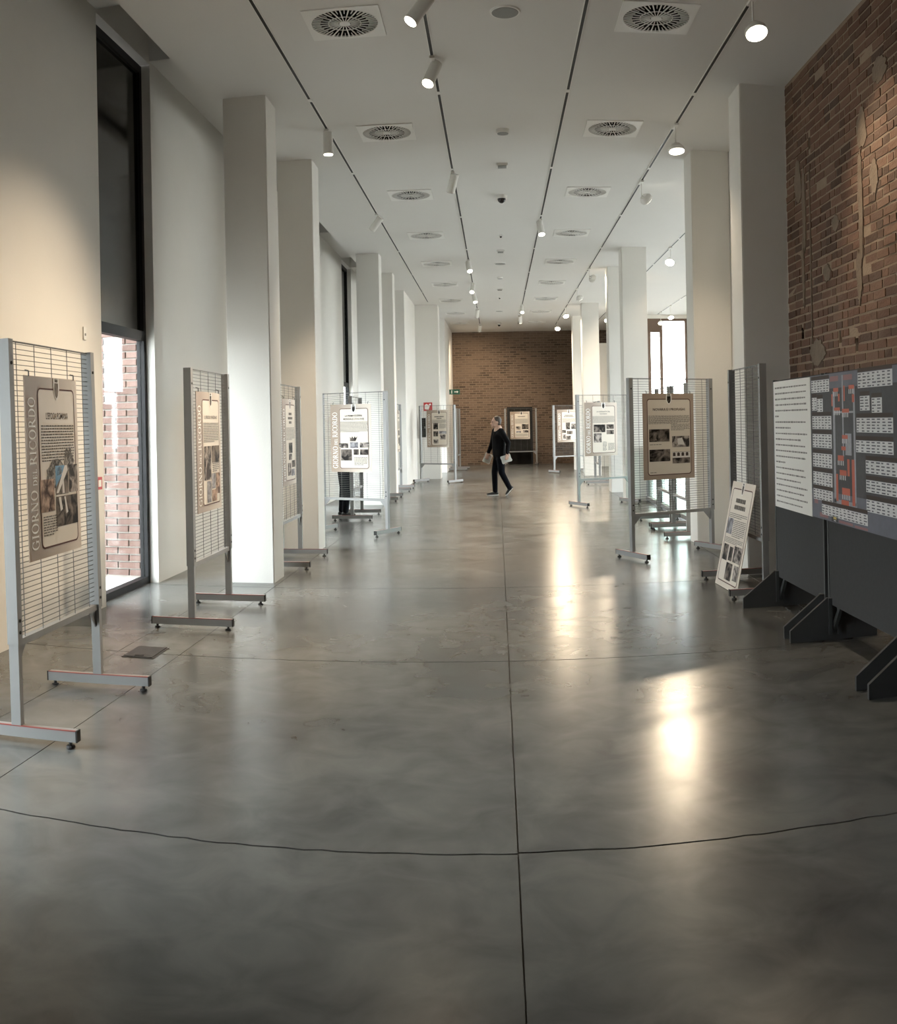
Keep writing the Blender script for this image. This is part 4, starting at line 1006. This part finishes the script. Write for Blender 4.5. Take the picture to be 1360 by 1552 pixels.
        pts = [(-0.03, -0.034), (0.5 * d.length, -0.043), (d.length, -0.036), (d.length + 0.032, 0), (d.length, 0.036), (0.5 * d.length, 0.043), (-0.03, 0.034)]
        lo = [bm.verts.new(h + u * a + sd * b + up * 0.001) for a, b in pts]; hi = [bm.verts.new(h + u * a + sd * b + up * 0.016) for a, b in pts]
        bm.faces.new(lo); bm.faces.new(list(reversed(hi)))
        for i in range(7): bm.faces.new((lo[i], hi[i], hi[(i + 1) % 7], lo[(i + 1) % 7]))
        obj('sole', bm, 'sole_white', sh)
    return r
JW = dict(head=V3(-0.035, 0, 1.59), neck=V3(0.015, 0, 1.46), chest=V3(0.02, 0, 1.25), pelvis=V3(0.03, 0, 0.92),
    shL=V3(0.03, -0.19, 1.40), elL=V3(0.17, -0.24, 1.14), wrL=V3(0.14, -0.25, 0.92), shR=V3(-0.01, 0.19, 1.40), elR=V3(-0.07, 0.22, 1.13), wrR=V3(-0.17, 0.17, 0.93),
    knL=V3(0.05, -0.09, 0.50), anL=V3(0.225, -0.08, 0.15), heL=V3(0.262, -0.08, 0.125), toL=V3(0.15, -0.08, 0.002), knR=V3(-0.06, 0.09, 0.50), anR=V3(-0.055, 0.08, 0.09), heR=V3(-0.02, 0.08, 0.0), toR=V3(-0.21, 0.09, 0.0))
man = person((-0.0, 21.05, 0), math.radians(14), 'man in black jacket and dark trousers walking across the hall with papers', JW, True)
JS = dict(head=V3(-0.03, 0, 1.57), neck=V3(0.0, 0, 1.45), chest=V3(0.0, 0, 1.24), pelvis=V3(0.0, 0, 0.92),
    shL=V3(0, -0.19, 1.39), elL=V3(0.03, -0.23, 1.12), wrL=V3(-0.05, -0.2, 0.90), shR=V3(0, 0.19, 1.39), elR=V3(0.03, 0.23, 1.12), wrR=V3(-0.05, 0.2, 0.90),
    knL=V3(-0.02, -0.09, 0.50), anL=V3(0.02, -0.09, 0.09), heL=V3(0.05, -0.09, 0.0), toL=V3(-0.13, -0.11, 0.0), knR=V3(-0.02, 0.09, 0.50), anR=V3(0.02, 0.09, 0.09), heR=V3(0.05, 0.09, 0.0), toR=V3(-0.13, 0.11, 0.0))
man2 = person((-2.62, 16.75, 0), math.radians(-150), 'person in black trousers standing hidden behind the La Prima Guerra Mondiale poster', JS, False)
def papers(J, key, label, rot, lean):
    o = tag(empty('paper_sheets'), label, 'papers')
    Rz = Matrix.Rotation(math.radians(14), 3, 'Z'); p = Rz @ (J[key] + V3(-0.02, 0.016 if key == 'wrL' else -0.016, -0.12)) + V3(-0.0, 21.05, 0)
    for k in range(3):
        bm = NB(); N = 6
        g = [[bm.verts.new(((i / N - 0.5) * 0.16, 0.012 * math.sin(3 * i / N) + 0.004 * k, (j - 0.5) * 0.21)) for i in range(N + 1)] for j in range(2)]
        for i in range(N): bm.faces.new((g[0][i], g[0][i + 1], g[1][i + 1], g[1][i]))
        bmesh.ops.solidify(bm, geom=list(bm.faces), thickness=0.0008)
        s = obj('sheet', bm, 'paper', o); s.rotation_euler = (0, math.radians(5 * k), 0)
    o.location = p; o.rotation_euler = (math.radians(lean), math.radians(rot), math.radians(14))
papers(JW, 'wrL', 'white papers in the walking man\'s near hand', 65, 6)
papers(JW, 'wrR', 'folded white sheets in the walking man\'s far hand', 20, -4)
